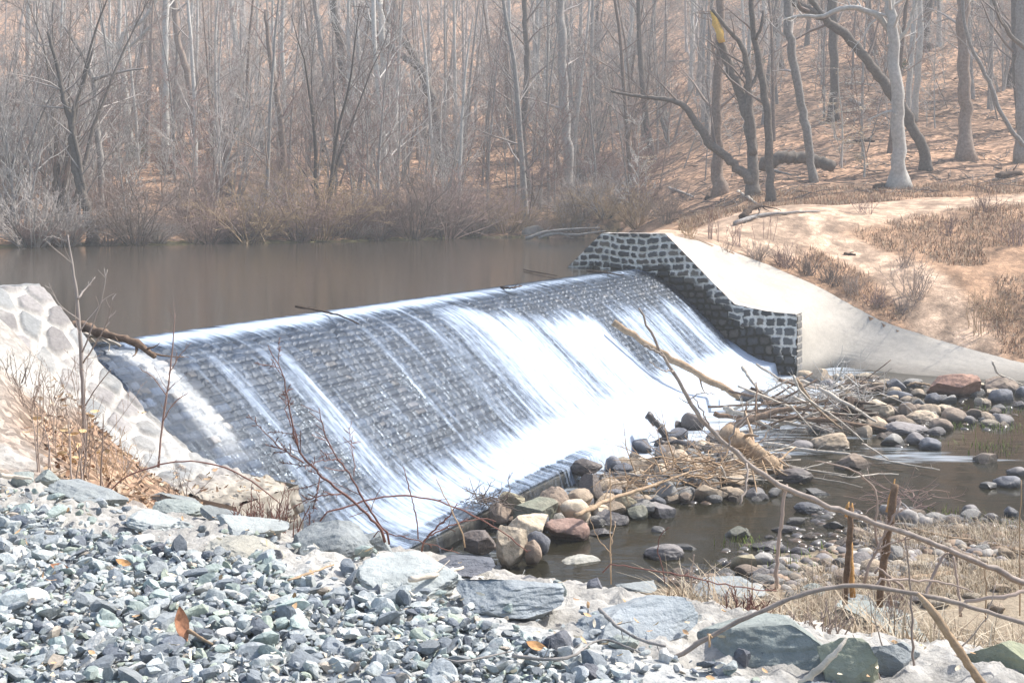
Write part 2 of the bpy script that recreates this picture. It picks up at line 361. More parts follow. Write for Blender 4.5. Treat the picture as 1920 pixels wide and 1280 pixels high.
# ------------------------------------------------------------------ pond and stream water
def water_mat(name, col, rough, bscale, bstr, foam=False, alpha=1.0, stretch=(1, 1, 1)):
    m = bpy.data.materials.new(name); m.use_nodes = True; N = m.node_tree.nodes; L = m.node_tree.links
    b = N['Principled BSDF']; b.inputs['Base Color'].default_value = (*col, 1); b.inputs['Roughness'].default_value = rough
    b.inputs['IOR'].default_value = 1.33; b.inputs['Specular IOR Level'].default_value = .36
    b.inputs['Alpha'].default_value = alpha
    tc = N.new('ShaderNodeTexCoord'); mp = N.new('ShaderNodeMapping'); mp.inputs['Scale'].default_value = stretch; L.new(tc.outputs['Object'], mp.inputs[0])
    n = N.new('ShaderNodeTexNoise'); n.inputs['Scale'].default_value = bscale; n.inputs['Detail'].default_value = 4; L.new(mp.outputs[0], n.inputs['Vector'])
    bp = N.new('ShaderNodeBump'); bp.inputs['Strength'].default_value = bstr; bp.inputs['Distance'].default_value = .02; L.new(n.outputs[0], bp.inputs['Height']); L.new(bp.outputs[0], b.inputs['Normal'])
    if foam:
        at = N.new('ShaderNodeAttribute'); at.attribute_name = 'foam'
        uv = N.new('ShaderNodeAttribute'); uv.attribute_name = 'st'
        mp2 = N.new('ShaderNodeMapping'); mp2.inputs['Scale'].default_value = foam; L.new(uv.outputs['Vector'], mp2.inputs[0])
        n2 = N.new('ShaderNodeTexNoise'); n2.inputs['Scale'].default_value = 1; n2.inputs['Detail'].default_value = 6; n2.inputs['Roughness'].default_value = .6; n2.inputs['Distortion'].default_value = .3
        L.new(mp2.outputs[0], n2.inputs['Vector'])
        # fac = smoothstep(foam + (noise-.5)*amp)
        a = N.new('ShaderNodeMath'); a.operation = 'MULTIPLY_ADD'; a.inputs[1].default_value = 1.9; L.new(n2.outputs[0], a.inputs[0]); a.inputs[2].default_value = -.95
        ad = N.new('ShaderNodeMath'); ad.operation = 'ADD'; L.new(a.outputs[0], ad.inputs[0]); L.new(at.outputs['Fac'], ad.inputs[1])
        mr = N.new('ShaderNodeMapRange'); mr.inputs[1].default_value = .22; mr.inputs[2].default_value = .95; L.new(ad.outputs[0], mr.inputs[0])
        d = N.new('ShaderNodeBsdfPrincipled'); d.inputs['Base Color'].default_value = (.48, .54, .60, 1); d.inputs['Roughness'].default_value = .75; d.inputs['Specular IOR Level'].default_value = .2
        d.inputs['Subsurface Weight'].default_value = 0
        mix = N.new('ShaderNodeMixShader'); L.new(mr.outputs[0], mix.inputs[0]); L.new(b.outputs[0], mix.inputs[1]); L.new(d.outputs[0], mix.inputs[2])
        L.new(mix.outputs[0], N['Material Output'].inputs[0])
    return m
def st_attr(o, s, t, w=None):
    a = o.data.attributes.new('st', 'FLOAT_VECTOR', 'POINT')
    a.data.foreach_set('vector', np.stack([s, t, np.zeros_like(s) if w is None else w], -1).astype(np.float32).ravel())

def pond():
    ss = np.concatenate([np.linspace(-40, -3, 10), np.linspace(-2.9, DL + .2, 60), np.linspace(DL + 1, 75, 10)])
    tt = np.concatenate([-np.geomspace(62, .4, 60)])
    s, t = np.meshgrid(ss, tt); X, Y = st2xy(s, t)
    o = mesh_obj('pond_water', np.stack([X, Y, X * 0 - .0], -1).reshape(-1, 3), grid_faces(*s.shape)[:, ::-1],
                 water_mat('pond_water', (.045, .038, .027), .12, 6, .10, stretch=(1, .35, 1)))
    tag(o, kind='structure')
pond()

def stream():
    # flows from the lip away to the right
    ss = np.concatenate([np.arange(-9, DL + 6, .12)]); tt = np.concatenate([np.arange(TLIP - .3, 14, .1), np.geomspace(14, 60, 30)])
    s, t = np.meshgrid(ss, tt); X, Y = st2xy(s, t)
    Z = WATER_Z + .012 * fbm(X * 2, Y * 2, 0, 50, 3)
    d = t - TLIP
    foam = np.interp(s, [-2, 1, 3, 5, 7, 9, 12, 16, 20, 23], [.3, .35, .35, .45, .6, 1, 1, 1, 1.0, .8]) * (1 - sstep(1.0, np.interp(s, [0, 4, 8, 14, 22], [1.7, 2.0, 3.4, 4.2, 4.0]), d))
    # riffle further down by the long pale log, and thin drifting streaks
    def blob(px, py, r, a):
        p = on_z(px, py, WATER_Z); return a * np.exp(-((X - p[0]) ** 2 / (r[0] ** 2) + (Y - p[1]) ** 2 / (r[1] ** 2)))
    foam = foam + blob(1720, 852, (1.6, .7), .6) + blob(1640, 820, (1.4, .8), .35) + blob(1840, 866, (1.6, .5), .32) + blob(1480, 850, (1., .5), .3) + blob(1100, 1000, (.5, .8), .12)
    foam = np.clip(foam, 0, 1.2) - .18
    o = mesh_obj('stream_water', np.stack([X, Y, Z], -1).reshape(-1, 3), grid_faces(*s.shape)[:, ::-1],
                 water_mat('stream_water', (.022, .020, .012), .09, 5, .25, foam=(1.2, 1.4, 1), alpha=.9, stretch=(.5, 1.6, 1)), attrs={'foam': foam.ravel()})
    st_attr(o, (X.ravel() * .5), Y.ravel() * 2.2)
    tag(o, kind='structure')
stream()

# ------------------------------------------------------------------ the spillway: coursed stone face
def courses(a, b, row, wmin, wmax, gap, seed, jitter=.12):
    """a along, b across rows -> (mask 0..1 inside stone, id, relx, rely)"""
    r = rnd(seed); bb = b + jitter * row * fbm(a * .8, b * .0 + 3, 0, seed) * 2
    ri = np.floor(bb / row).astype(int); fy = bb / row - ri
    r0, r1 = ri.min(), ri.max(); amin, amax = a.min() - 2, a.max() + 2
    mask = np.zeros_like(a); ident = np.zeros(a.shape, int); dist = np.zeros_like(a)
    for k in range(r0, r1 + 1):
        sel = ri == k
        if not sel.any(): continue
        w = r.uniform(wmin, wmax, int((amax - amin) / wmin) + 4); e = amin + np.cumsum(w) - r.random() * wmax
        aa = a[sel] + .05 * wmin * np.sin(bb[sel] * 40)
        j = np.searchsorted(e, aa); j = np.clip(j, 1, len(e) - 1)
        dx = np.minimum(aa - e[j - 1], e[j] - aa); dy = np.minimum(fy[sel], 1 - fy[sel]) * row
        dd = np.minimum(dx, dy)
        # rounded corners
        dd = np.where((dx < 2.2 * gap) & (dy < 2.2 * gap), 2.2 * gap - np.hypot(2.2 * gap - dx, 2.2 * gap - dy), dd)
        dist[sel] = dd; ident[sel] = k * 7919 + j
    return dist, ident
def idr(i, k): return hash2(i, i * 0 + k, i * 0, 77)

def spillway():
    ss = np.arange(-2.4, DL + .05, .030)
    td = np.linspace(-1.2, TLIP, 2000); zd = prof(td); L = np.concatenate([[0], np.cumsum(np.hypot(np.diff(td), np.diff(zd)))])
    ll = np.arange(0, L[-1], .027); tt = np.interp(ll, L, td)
    s, l = np.meshgrid(ss, ll); t = np.interp(l, L, td)
    dz = np.gradient(prof(td), td); nz = np.interp(t, td, dz); nn = np.hypot(nz, 1)
    dist, ident = courses(s, l, .165, .17, .34, .018, 11)
    m = sstep(.004, .022, dist)
    h = m * (.022 + .04 * idr(ident, 1)) + .012 * fbm(s * 12, l * 12, 0, 60, 3) + .02 * fbm(s * 1.2, l * 1.2, 0, 61, 3)
    # stepped laps: lower edge of each stone a little proud
    h = np.where(l > L[-1] - .1, h * .3, h)
    X, Y = st2xy(s, t - nz / nn * -h * -1)
    Zb = prof(t); nx = -nz / nn; nzz = 1 / nn
    X, Y = st2xy(s, t + nx * h); Z = Zb + nzz * h - .05
    g = .028 + .066 * idr(ident, 2); tint = idr(ident, 3)
    col = np.stack([g * (.82 + .18 * tint), g * (1.02 + .03 * tint), g * (1.38 - .22 * tint)], -1)
    joint = np.array([.035, .035, .038]); col = joint + (col - joint) * m[..., None]
    # a dry, pale mortar smeared stripe down the face near the left end
    c = np.interp(t, [-.3, 3], [-.42, -.25]); st = np.exp(-((s - c) / .24) ** 4) * sstep(-.1, .1, t) * sstep(2.2, 1.6, t) * (.75 + .9 * fbm(s * 5, l * 5, 0, 70, 3))
    st = np.clip(st, 0, 1)[..., None]; col = col * (1 - st) + np.array([.62, .58, .52]) * st
    dry = (sstep(.3, -.6, s) * .6)[..., None]; col = col * (1 - dry) + (col * 1.7 + .03) * dry
    wet = np.clip(sstep(-.6, .6, s) , 0, 1)
    def ex(m_, N, L_, b, vec):
        at = N.new('ShaderNodeAttribute'); at.attribute_name = 'wet'
        mr = N.new('ShaderNodeMapRange'); mr.inputs[3].default_value = .75; mr.inputs[4].default_value = .42; L_.new(at.outputs['Fac'], mr.inputs[0]); L_.new(mr.outputs[0], b.inputs['Roughness'])
    root = empty('dam_spillway', (*st2xy(10, 2), -3))
    tag(root, 'long curved dam face of wet blue-grey stone courses under falling water', 'dam')
    o = mesh_obj('stone_face', np.stack([X, Y, Z], -1).reshape(-1, 3) - np.array(root.location), grid_faces(*s.shape)[:, ::-1],
                 mat('spillway_stone', (0, 0, 0), .5, .5, (5, .3, 8), (22, .5, .02), attr=True, extra=ex), root, cols=col.reshape(-1, 3), attrs={'wet': wet.ravel()})
    # concrete sill under the lip
    pr = [(TLIP - .35, -2.74), (TLIP + .02, -2.735), (TLIP + .04, -3.3), (TLIP - .35, -3.3)]
    sv = np.linspace(-2.4, DL + 1.2, 160); V = []
    for k, sx in enumerate(sv):
        for (a, z) in pr:
            x, y = st2xy(sx, a + .015 * math.sin(k * 1.7)); V.append((x, y, z))
    n = len(pr); F = []
    for i in range(len(sv) - 1):
        for j in range(n - 1): F.append((i * n + j, i * n + j + 1, (i + 1) * n + j + 1, (i + 1) * n + j))
    mesh_obj('lip_sill', np.array(V) - np.array(root.location), np.array(F), mat('sill_concrete', (.16, .14, .11), .45, .5, (3, .5), (8, .5, .02)), root, smooth=False)
spillway()

# water sheet running down the face
DENS_S = [-2.4, -1.2, -.9, -.2, .25, .8, 1.3, 1.8, 2.3, 2.7, 3.3, 3.9, 4.4, 4.9, 5.4, 5.9, 6.4, 7, 7.6, 8.3, 9.3, 10.4, 11.2, 12, 13, 14, 14.5, 15.0, 15.5, 16, 17, 17.6, 18.3, 19, 20, 21, 21.8, 22.3]
DENS_D = [-.3, -.2, -.2, -.15, .3, .5, .06, .42, .62, .12, .02, .30, .08, .42, .18, .34, .18, .50, .36, .66, .93, .95, .62, .86, .96, 1.06, .58, .16, .28, .74, .86, .54, .72, .46, .82, .52, .32, .18]
def sheet():
    ss = np.arange(-2.3, DL + .02, .05)
    td = np.concatenate([np.linspace(-.5, TLIP + .05, 900)]); L = np.concatenate([[0], np.cumsum(np.hypot(np.diff(td), np.diff(prof(td))))])
    ll = np.arange(0, L[-1], .05); s, l = np.meshgrid(ss, ll); t = np.interp(l, L, td)
    dzz = np.interp(t, td, np.gradient(prof(td), td)); nn = np.hypot(dzz, 1)
    D = np.interp(s + .25 * fbm(s * .0 + 1, l * .6, 0, 81) + .12 * fbm(s * 2, l * .5, 0, 82), DENS_S, DENS_D)
    f = D.copy()
    # smooth glassy lip over the crest towards the far end, lacy white edge at the near part
    k = sstep(7, 15, s); on = .35 + .9 * k + .45 * fbm(s * 1.3, s * 0, 0, 83, 3)
    f = f * sstep(on - .35, on + .55, t) + np.where(t < .9, .0, 0)
    crest = np.exp(-((t + .02) / .42) ** 2) * np.interp(s, [-2, -.4, .3, 4, 9, 13, 22], [0, 0, 1.05, 1.1, .95, .7, .5])
    f = np.maximum(f, crest)
    # the foot: foam gathers and spreads on the apron
    foot = sstep(2.3, 3.4, t) * np.interp(s, [-2.4, -.2, .6, 2, 3.5, 5, 7, 9], [0, .1, .6, .85, .85, .98, 1.15, 1.25])
    f = np.maximum(f, foot)
    f = np.where(t > TLIP - .25, np.minimum(f, np.interp(s, [0, 6.5, 8.5, 12], [.5, .5, .95, 1.1])), f)
    f = f + .10 * fbm(s * 3, l * 3, 0, 84, 3)
    h = .055 + .05 * np.clip(f, 0, 1) + .05 * fbm(s * 2.2, l * .7, 0, 85, 4) * np.clip(f + .2, 0, 1)
    h = h + np.where(t < .5, .0, 0)
    X, Y = st2xy(s, t - dzz / nn * h); Z = prof(t) + h / nn - .05
    Z = np.where(t < 0, np.maximum(Z, 0.002) * sstep(.3, -.1, t) + Z * (1 - sstep(.3, -.1, t)), Z)
    # the fall over the lip
    nf = 8; ex = []
    for i in range(1, nf + 1):
        a = i / nf; tl = TLIP + .06 + .10 * a; x, y = st2xy(ss, tl + 0 * ss + .02 * fbm(ss * 3, ss * 0, 0, 86)); ex.append((x, y, Z[-1] * (1 - a) + a * (WATER_Z - .03) + 0 * ss))
    X = np.vstack([X] + [e[0][None] for e in ex]); Y = np.vstack([Y] + [e[1][None] for e in ex]); Z = np.vstack([Z] + [e[2][None] for e in ex])
    fl = np.interp(ss, [-2.3, 1, 3, 5.4, 6.6, 8, 12, 22], [.0, .1, .12, .22, .55, 1.1, 1.3, 1.2])
    f = np.vstack([f] + [fl[None]] * nf); s = np.vstack([s] + [ss[None]] * nf); l = np.vstack([l] + [(ll[-1] + .03 * (i + 1)) + 0 * ss[None] for i in range(nf)])
    m = bpy.data.materials.new('falling_water'); m.use_nodes = True; N = m.node_tree.nodes; Lk = m.node_tree.links
    N.remove(N['Principled BSDF'])
    at = N.new('ShaderNodeAttribute'); at.attribute_name = 'foam'; uv = N.new('ShaderNodeAttribute'); uv.attribute_name = 'st'
    def nz(scale, det=5, rough=.6, dist=0):
        mp = N.new('ShaderNodeMapping'); mp.inputs['Scale'].default_value = scale; Lk.new(uv.outputs['Vector'], mp.inputs[0])
        n = N.new('ShaderNodeTexNoise'); n.inputs['Scale'].default_value = 1; n.inputs['Detail'].default_value = det; n.inputs['Roughness'].default_value = rough; n.inputs['Distortion'].default_value = dist
        Lk.new(mp.outputs[0], n.inputs['Vector']); return n.outputs[0]
    def mth(op, a, b=None, c=None):
        n = N.new('ShaderNodeMath'); n.operation = op
        for i, x in enumerate((a, b, c)):
            if x is None: continue
            if isinstance(x, (int, float)): n.inputs[i].default_value = x
            else: Lk.new(x, n.inputs[i])
        return n.outputs[0]
    fine = nz((13, .7, 1), 5, .58); mid = nz((4.5, .45, 1), 4, .55, .4); spk = nz((9, 6.0, 1), 3, .6)
    sm = mth('ADD', mth('MULTIPLY', fine, .85), mth('ADD', mth('MULTIPLY', mid, 1.15), mth('MULTIPLY', spk, .5)))
    sm = mth('ADD', sm, -1.25)
    v = mth('ADD', sm, at.outputs['Fac'])
    mr = N.new('ShaderNodeMapRange'); mr.interpolation_type = 'SMOOTHERSTEP'; mr.inputs[1].default_value = .10; mr.inputs[2].default_value = 1.15; mr.inputs[4].default_value = .93; Lk.new(v, mr.inputs[0])
    dif = N.new('ShaderNodeBsdfPrincipled'); dif.inputs['Base Color'].default_value = (.66, .71, .77, 1); dif.inputs['Roughness'].default_value = .6; dif.inputs['Specular IOR Level'].default_value = .3
    cr = N.new('ShaderNodeMix'); cr.data_type = 'RGBA'; cr.inputs[6].default_value = (.30, .39, .52, 1); cr.inputs[7].default_value = (.53, .60, .69, 1)
    fm = N.new('ShaderNodeMapRange'); fm.inputs[1].default_value = .25; fm.inputs[2].default_value = 1.45; Lk.new(v, fm.inputs[0]); Lk.new(fm.outputs[0], cr.inputs[0]); Lk.new(cr.outputs[2], dif.inputs['Base Color'])
    tr = N.new('ShaderNodeBsdfTransparent'); tr.inputs[0].default_value = (.86, .90, .95, 1)
    gl = N.new('ShaderNodeBsdfGlossy'); gl.inputs['Roughness'].default_value = .15; gl.inputs[0].default_value = (.40, .48, .56, 1)
    bp = N.new('ShaderNodeBump'); bp.inputs['Strength'].default_value = .6; bp.inputs['Distance'].default_value = .03; Lk.new(sm, bp.inputs['Height'])
    for q in (dif, gl): Lk.new(bp.outputs[0], q.inputs['Normal'])
    fr = N.new('ShaderNodeFresnel'); fr.inputs[0].default_value = 1.36; Lk.new(bp.outputs[0], fr.inputs['Normal'])
    clear = N.new('ShaderNodeMixShader'); Lk.new(fr.outputs[0], clear.inputs[0]); Lk.new(tr.outputs[0], clear.inputs[1]); Lk.new(gl.outputs[0], clear.inputs[2])
    mix = N.new('ShaderNodeMixShader'); Lk.new(mr.outputs[0], mix.inputs[0]); Lk.new(clear.outputs[0], mix.inputs[1]); Lk.new(dif.outputs[0], mix.inputs[2])
    Lk.new(mix.outputs[0], N['Material Output'].inputs[0])
    o = mesh_obj('falling_water', np.stack([X, Y, Z], -1).reshape(-1, 3), grid_faces(*X.shape)[:, ::-1], m, attrs={'foam': f.ravel()})
    st_attr(o, s.ravel(), l.ravel()); tag(o, kind='structure')
sheet()

# ------------------------------------------------------------------ abutment walls
FW_T = [-2.3, -1.19, .83, 1.65, 2.30, 2.93, 3.4, 3.9, 4.72]
FW_Z = [.03, 1.07, 1.07, .27, -.37, -.95, -1.05, -1.12, -1.16]
def far_wall():
    tt = np.arange(-2.3, 4.721, .02); zz = np.arange(-3.1, 1.09, .02)
    top = np.interp(tt, FW_T, FW_Z)
    t, q = np.meshgrid(tt, np.linspace(0, 1, 190)); ztop = np.interp(t, FW_T, FW_Z)
    zlo = np.minimum(np.maximum(prof(t) - .5, -3.1), ztop - .05); z = zlo + (ztop - zlo) * q
    d, i = courses(t + .06 * fbm(t * 3, z * 3, 0, 90, 3), z + .12 * fbm(t * 2.4, z * 1.7, 0, 91, 3), .20, .17, .46, .034, 5, .5)
    # some stones span or shrink so the courses are not even
    d2, i2 = courses(t + 5, z + .05 * fbm(t * 2, z * 2, 0, 93, 3), .27, .20, .38, .032, 6, .5)
    pick = (vnoise(t * .7, z * .9, 0, 94) > .62) | (t > 3.2)
    d = np.where(pick, d2, d); i = np.where(pick, i2 + 99991, i)
    rag = .055 * fbm(t * 13, z * 16, 0, 95, 3)
    m = sstep(.012, .03, d + rag - .013 + .01 * (idr(i, 4) - .5))
    h = m * (.03 + .05 * idr(i, 5)) * (1 + .8 * fbm(t * 14, z * 14, 0, 96, 3)) + .012 * fbm(t * 20, z * 20, 0, 97, 2)
    g = .045 + .075 * idr(i, 6); w = idr(i, 7)
    st = np.stack([g * (1 + .7 * (w > .78)), g * (1.04 + .42 * (w > .78)), g * (1.02 + .15 * (w > .78))], -1)
    mo = np.stack([.74 + 0 * t, .70 + 0 * t, .63 + 0 * t], -1) * (1 + .5 * fbm(t * 8, z * 8, 0, 98, 3))[..., None]
    # damp band along the water: mortar dark with algae
    wetline = .35 * (idr(i, 12) - .5) + prof(t) + .32 + .55 * sstep(.8, 2.0, t) * (1 - sstep(3.6, 4.4, t)) + .25 * fbm(t * 2, z * .1, 0, 99, 3) - .25 * (t < .6)
    wt = sstep(wetline + .15, wetline - .12, z)[..., None]
    alg = np.array([.028, .026, .016])
    mo = mo * (1 - wt) + alg * wt; st = st * (1 - .42 * wt) + .012 * wt
    col = mo + (st - mo) * m[..., None]
    X, Y = st2xy(DL - .02 - h, t)
    root = empty('abutment_wall', (*st2xy(DL + .2, 1), -3))
    tag(root, 'far stepped abutment wall of dark squared stones in thick white mortar beside the falls', 'wall')
    org = np.array(root.location)
    mm = mat('wall_stone', (0, 0, 0), .8, .35, (9, .25), (30, .5, .015), attr=True)
    mesh_obj('masonry_face', np.stack([X, Y, z], -1).reshape(-1, 3) - org, grid_faces(*t.shape), mm, root, cols=col.reshape(-1, 3))
    # coping: pale worn top strip, end face and back
    TW = .55; ts = np.arange(-2.3, 4.73, .04); w = np.linspace(-.03, TW, 14); T, Wd = np.meshgrid(ts, w)
    Z = np.interp(T, FW_T, FW_Z) + .012 + .03 * fbm(T * 5, Wd * 9, 0, 100, 4) - .02 * (np.abs(Wd - .2) < .02)
    X, Y = st2xy(DL + Wd, T); c = np.stack([.46 + 0 * T, .43 + 0 * T, .39 + 0 * T], -1) * (1 + .7 * fbm(T * 4, Wd * 12, 0, 101, 4))[..., None]
    mesh_obj('coping', np.stack([X, Y, Z], -1).reshape(-1, 3) - org, grid_faces(*T.shape), mm, root, cols=c.reshape(-1, 3))
    w = np.linspace(-.05, TW, 26); zz = np.linspace(-3.1, np.interp(4.72, FW_T, FW_Z), 80); Wd, Z = np.meshgrid(w, zz)
    d, i = courses(Wd + 3, Z, .2, .2, .4, .02, 9, .3); m = sstep(.008, .025, d); X, Y = st2xy(DL + Wd, 4.72 + m * .03)
    g = .14 + .12 * idr(i, 6); c = np.array([.42, .38, .32]) * (1 - m[..., None]) + m[..., None] * np.stack([g, g * .95, g * .88], -1)
    mesh_obj('end_face', np.stack([X, Y, Z], -1).reshape(-1, 3) - org, grid_faces(*Wd.shape), mm, root, cols=c.reshape(-1, 3))
far_wall()

NW_T = [-2.2, -1.1, .50, .8, 1.1, 1.4, 2.1, 2.6, 2.97, 3.4, 4.32]
NW_Z = [.0, .93, .93, .66, .38, .05, -.50, -.82, -1.03, -1.12, -1.2]
def near_wall():
    S0, S1 = -2.2, -3.35
    root = empty('abutment_wall', (*st2xy(-2.8, 1), -2)); org = np.array(root.location)
    tag(root, 'near abutment wall sloping down at the left, rounded grey and pinkish stones set in white mortar', 'wall')
    mm = mat('rubble_stone', (0, 0, 0), .85, .3, (9, .22), (26, .5, .015), attr=True)
    td = np.linspace(-2.2, 4.32, 900); zd = np.interp(td, NW_T, NW_Z); L = np.concatenate([[0], np.cumsum(np.hypot(np.diff(td), np.diff(zd)))])
    ll = np.arange(0, L[-1], .02); ww = np.arange(0, S0 - S1 + .001, .02); l, w = np.meshgrid(ll, ww); t = np.interp(l, L, td)
    r = rnd(44); n = 95; sx = r.uniform(0, L[-1], n); sy = r.uniform(-.1, S0 - S1 + .1, n)
    for _ in range(12):   # relax
        d = np.hypot((sx[:, None] - sx[None]), (sy[:, None] - sy[None]) * 1.2) + np.eye(n) * 9; j = d.argmin(1)
        k = np.maximum(.42 - d[np.arange(n), j], 0)[:]; sx += (sx - sx[j]) / d[np.arange(n), j] * k * .4; sy += (sy - sy[j]) / d[np.arange(n), j] * k * .4
    lw = l + .05 * fbm(l * 4, w * 4, 0, 110, 3) * 2; wv = w + .05 * fbm(l * 4, w * 4, 0, 111, 3) * 2
    D = np.stack([np.hypot((lw - a) / 1.15, wv - b) for a, b in zip(sx, sy)]); o = np.sort(D, 0); i = D.argmin(0); gap = o[1] - o[0]
    m = sstep(.05, .11, gap + .03 * fbm(l * 12, w * 12, 0, 112, 2)) * (sstep(4.0, 3.2, t)) * (.62 + .38 * sstep(-.12, .10, fbm(l * 1.6, w * 1.6, 0, 116, 4)))
    h = m * .05 + (.018 + .05 * sstep(2.8, 3.6, t)) * fbm(l * 7, w * 7, 0, 113, 4) * 2
    t2 = t; zt = np.interp(t2, NW_T, NW_Z)
    X, Y = st2xy(S0 - w, t2); Z = zt + h
    a = idr(i, 8)[..., None]; g = (.19 + .12 * idr(i, 9))[..., None]; pink = np.array([1.0, .94, .90]); gry = np.array([.98, 1, .98])
    stc = g * np.where(a > .62, pink, gry); mo = np.array([.41, .39, .355]) * (1 + .8 * fbm(l * 9, w * 9, 0, 114, 3))[..., None]
    sl = sstep(3.0, 4.0, t)[..., None]; mo = mo * (1 - sl) + (np.array([.31, .28, .23]) * (1 + 1.3 * fbm(l * 2.5, w * 2.5, 0, 115, 5))[..., None]) * sl
    col = mo + (stc - mo) * m[..., None]
    mesh_obj('sloping_top', np.stack([X, Y, Z], -1).reshape(-1, 3) - org, grid_faces(*l.shape)[:, ::-1], mm, root, cols=col.reshape(-1, 3))
    def side(name, s_fn, t_fn, n, zlow, seed, dark):
        q, v = np.meshgrid(np.arange(0, 1.0001, 1 / n), np.linspace(0, 1, 70)); tq = t_fn(q); sq = s_fn(q); zt = np.interp(tq, NW_T, NW_Z) + .005
        z = zlow + (zt - zlow) * v; along = q * np.hypot(t_fn(1.) - t_fn(0.), s_fn(1.) - s_fn(0.))
        d, i = courses(along + .1 * fbm(along * 3, z * 3, 0, seed, 3), z + .08 * fbm(along * 2, z * 2, 0, seed + 1, 3), .25, .25, .5, .03, seed, .5)
        m = sstep(.01, .04, d + .03 * fbm(along * 10, z * 10, 0, seed + 2)); h = m * (.03 + .07 * idr(i, 3)) * (1 - sstep(.84, .97, v))
        tx, ty = (t_fn(1.) - t_fn(0.)), (s_fn(1.) - s_fn(0.)); nrm = math.hypot(tx, ty)
        X, Y = st2xy(sq - h * tx / nrm * (-1 if dark < 0 else 1), tq + h * ty / nrm * (-1 if dark < 0 else 1))
        g = (.10 + .12 * idr(i, 4))[..., None]; mo = np.array([.40, .35, .28]); c = mo * (1 - m[..., None]) + m[..., None] * g * np.array([1.05, 1, .88])
        cap = sstep(.86, .93, v)[..., None]; c = c * (1 - cap) + (np.array([.30, .275, .23]) * (1 + 1.2 * fbm(along * 3, z * 6, 0, seed + 4, 4))[..., None]) * cap
        mesh_obj(name, np.stack([X, Y, z], -1).reshape(-1, 3) - org, grid_faces(*q.shape), mm, root, cols=c.reshape(-1, 3))
    side('end_face', lambda q: S0 + (S1 - S0) * (1 - q) , lambda q: 4.32 + 0 * q, 90, -2.9, 120, 1)
    side('outer_face', lambda q: S1 + 0 * q, lambda q: 1.2 + 3.12 * q, 150, -2.9, 140, 1)
    side('inner_face', lambda q: S0 + 0 * q, lambda q: -2.2 + 6.52 * q, 260, -3.0, 130, -1)
near_wall()

# ------------------------------------------------------------------ pale concrete slope beyond the far wall
def slab():
    lo = []
    for t_ in (.55, .9, 1.65, 2.3, 2.93, 3.9): x, y = st2xy(DL + .5, t_); lo.append((x, y, float(np.interp(t_, FW_T, FW_Z)) - .03))
    x, y = st2xy(DL + .5, 4.70); lo.append((x, y, -1.22)); lo.append((x + .02, y - .02, -3.05))
    for a, b in ((1560, 694), (1600, 698), (1750, 716), (1920, 726), (2150, 745)): lo.append(tuple(on_z(a, b, -3.02)))
    up = SLAB_UP
    lo = np.array(lo); up = np.array(up)
    # even parameter
    def par(p, n, w=None):
        d = np.concatenate([[0], np.cumsum(np.linalg.norm(np.diff(p[:, :2] , axis=0), axis=1))]) + np.arange(len(p)) * .02; u = np.linspace(0, d[-1], n); return np.stack([np.interp(u, d, p[:, c]) for c in range(3)], 1)
    # upper partner for every lower point
    pairs = [(0, 0), (1, .6), (2, 1.6), (3, 2.3), (4, 3.0), (5, 3.7), (6, 4.2), (7, 6.0), (8, 6.7), (9, 7.2), (10, 8.6), (11, 10), (12, 11)]
    li = np.array([p[0] for p in pairs], float); ui = np.array([p[1] for p in pairs], float)
    # extra smooth sampling in the lower index
    q = np.concatenate([np.linspace(0, 6, 60)[:-1], np.linspace(6, 7, 40)[:-1], np.linspace(7, 12, 110)])
    Lp = np.stack([np.interp(q, np.arange(len(lo)), lo[:, c]) for c in range(3)], 1)
    ub = np.interp(q, li, ui); Up = np.stack([np.interp(ub, np.arange(len(up)), up[:, c]) for c in range(3)], 1)
    v = np.linspace(0, 1, 60)[:, None, None]
    V = Lp[None] * (1 - v) + Up[None] * v
    for k in range(1, len(V) - 1):
        wd = int(1 + 34 * math.sin(math.pi * min(1, k / (len(V) - 1))) ** .7); kk = np.hanning(wd * 2 + 1); kk /= kk.sum(); j0 = 62
        for c in range(3): V[k, :, c] = np.convolve(np.pad(V[k, :, c], wd, mode='reflect', reflect_type='odd'), kk, 'valid')
    A = V[..., 0]; B = V[..., 1]
    sag = np.sin(np.pi * v[..., 0]) * (.10 * sstep(0, 3, q)[None]); V[..., 2] -= sag
    V[..., 2] += .10 * fbm(A * .7, B * .7, 0, 140, 3) + .03 * fbm(A * 5, B * 5, V[..., 2] * 5, 141, 4)
    c = np.array([.45, .41, .35]) * (1 + .34 * fbm(A * .9, B * .9, V[..., 2] * 2, 142, 5) + .12 * fbm(A * 8, B * 8, V[..., 2] * 8, 143, 3))[..., None]
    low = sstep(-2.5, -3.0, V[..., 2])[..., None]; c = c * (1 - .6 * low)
    # push the patch edge into the earth
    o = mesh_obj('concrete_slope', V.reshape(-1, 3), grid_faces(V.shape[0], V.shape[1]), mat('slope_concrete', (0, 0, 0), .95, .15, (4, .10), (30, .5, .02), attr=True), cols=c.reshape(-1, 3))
    tag(o, 'smooth pale concrete bank apron sweeping down from the far wall to the stream', 'embankment')
slab()

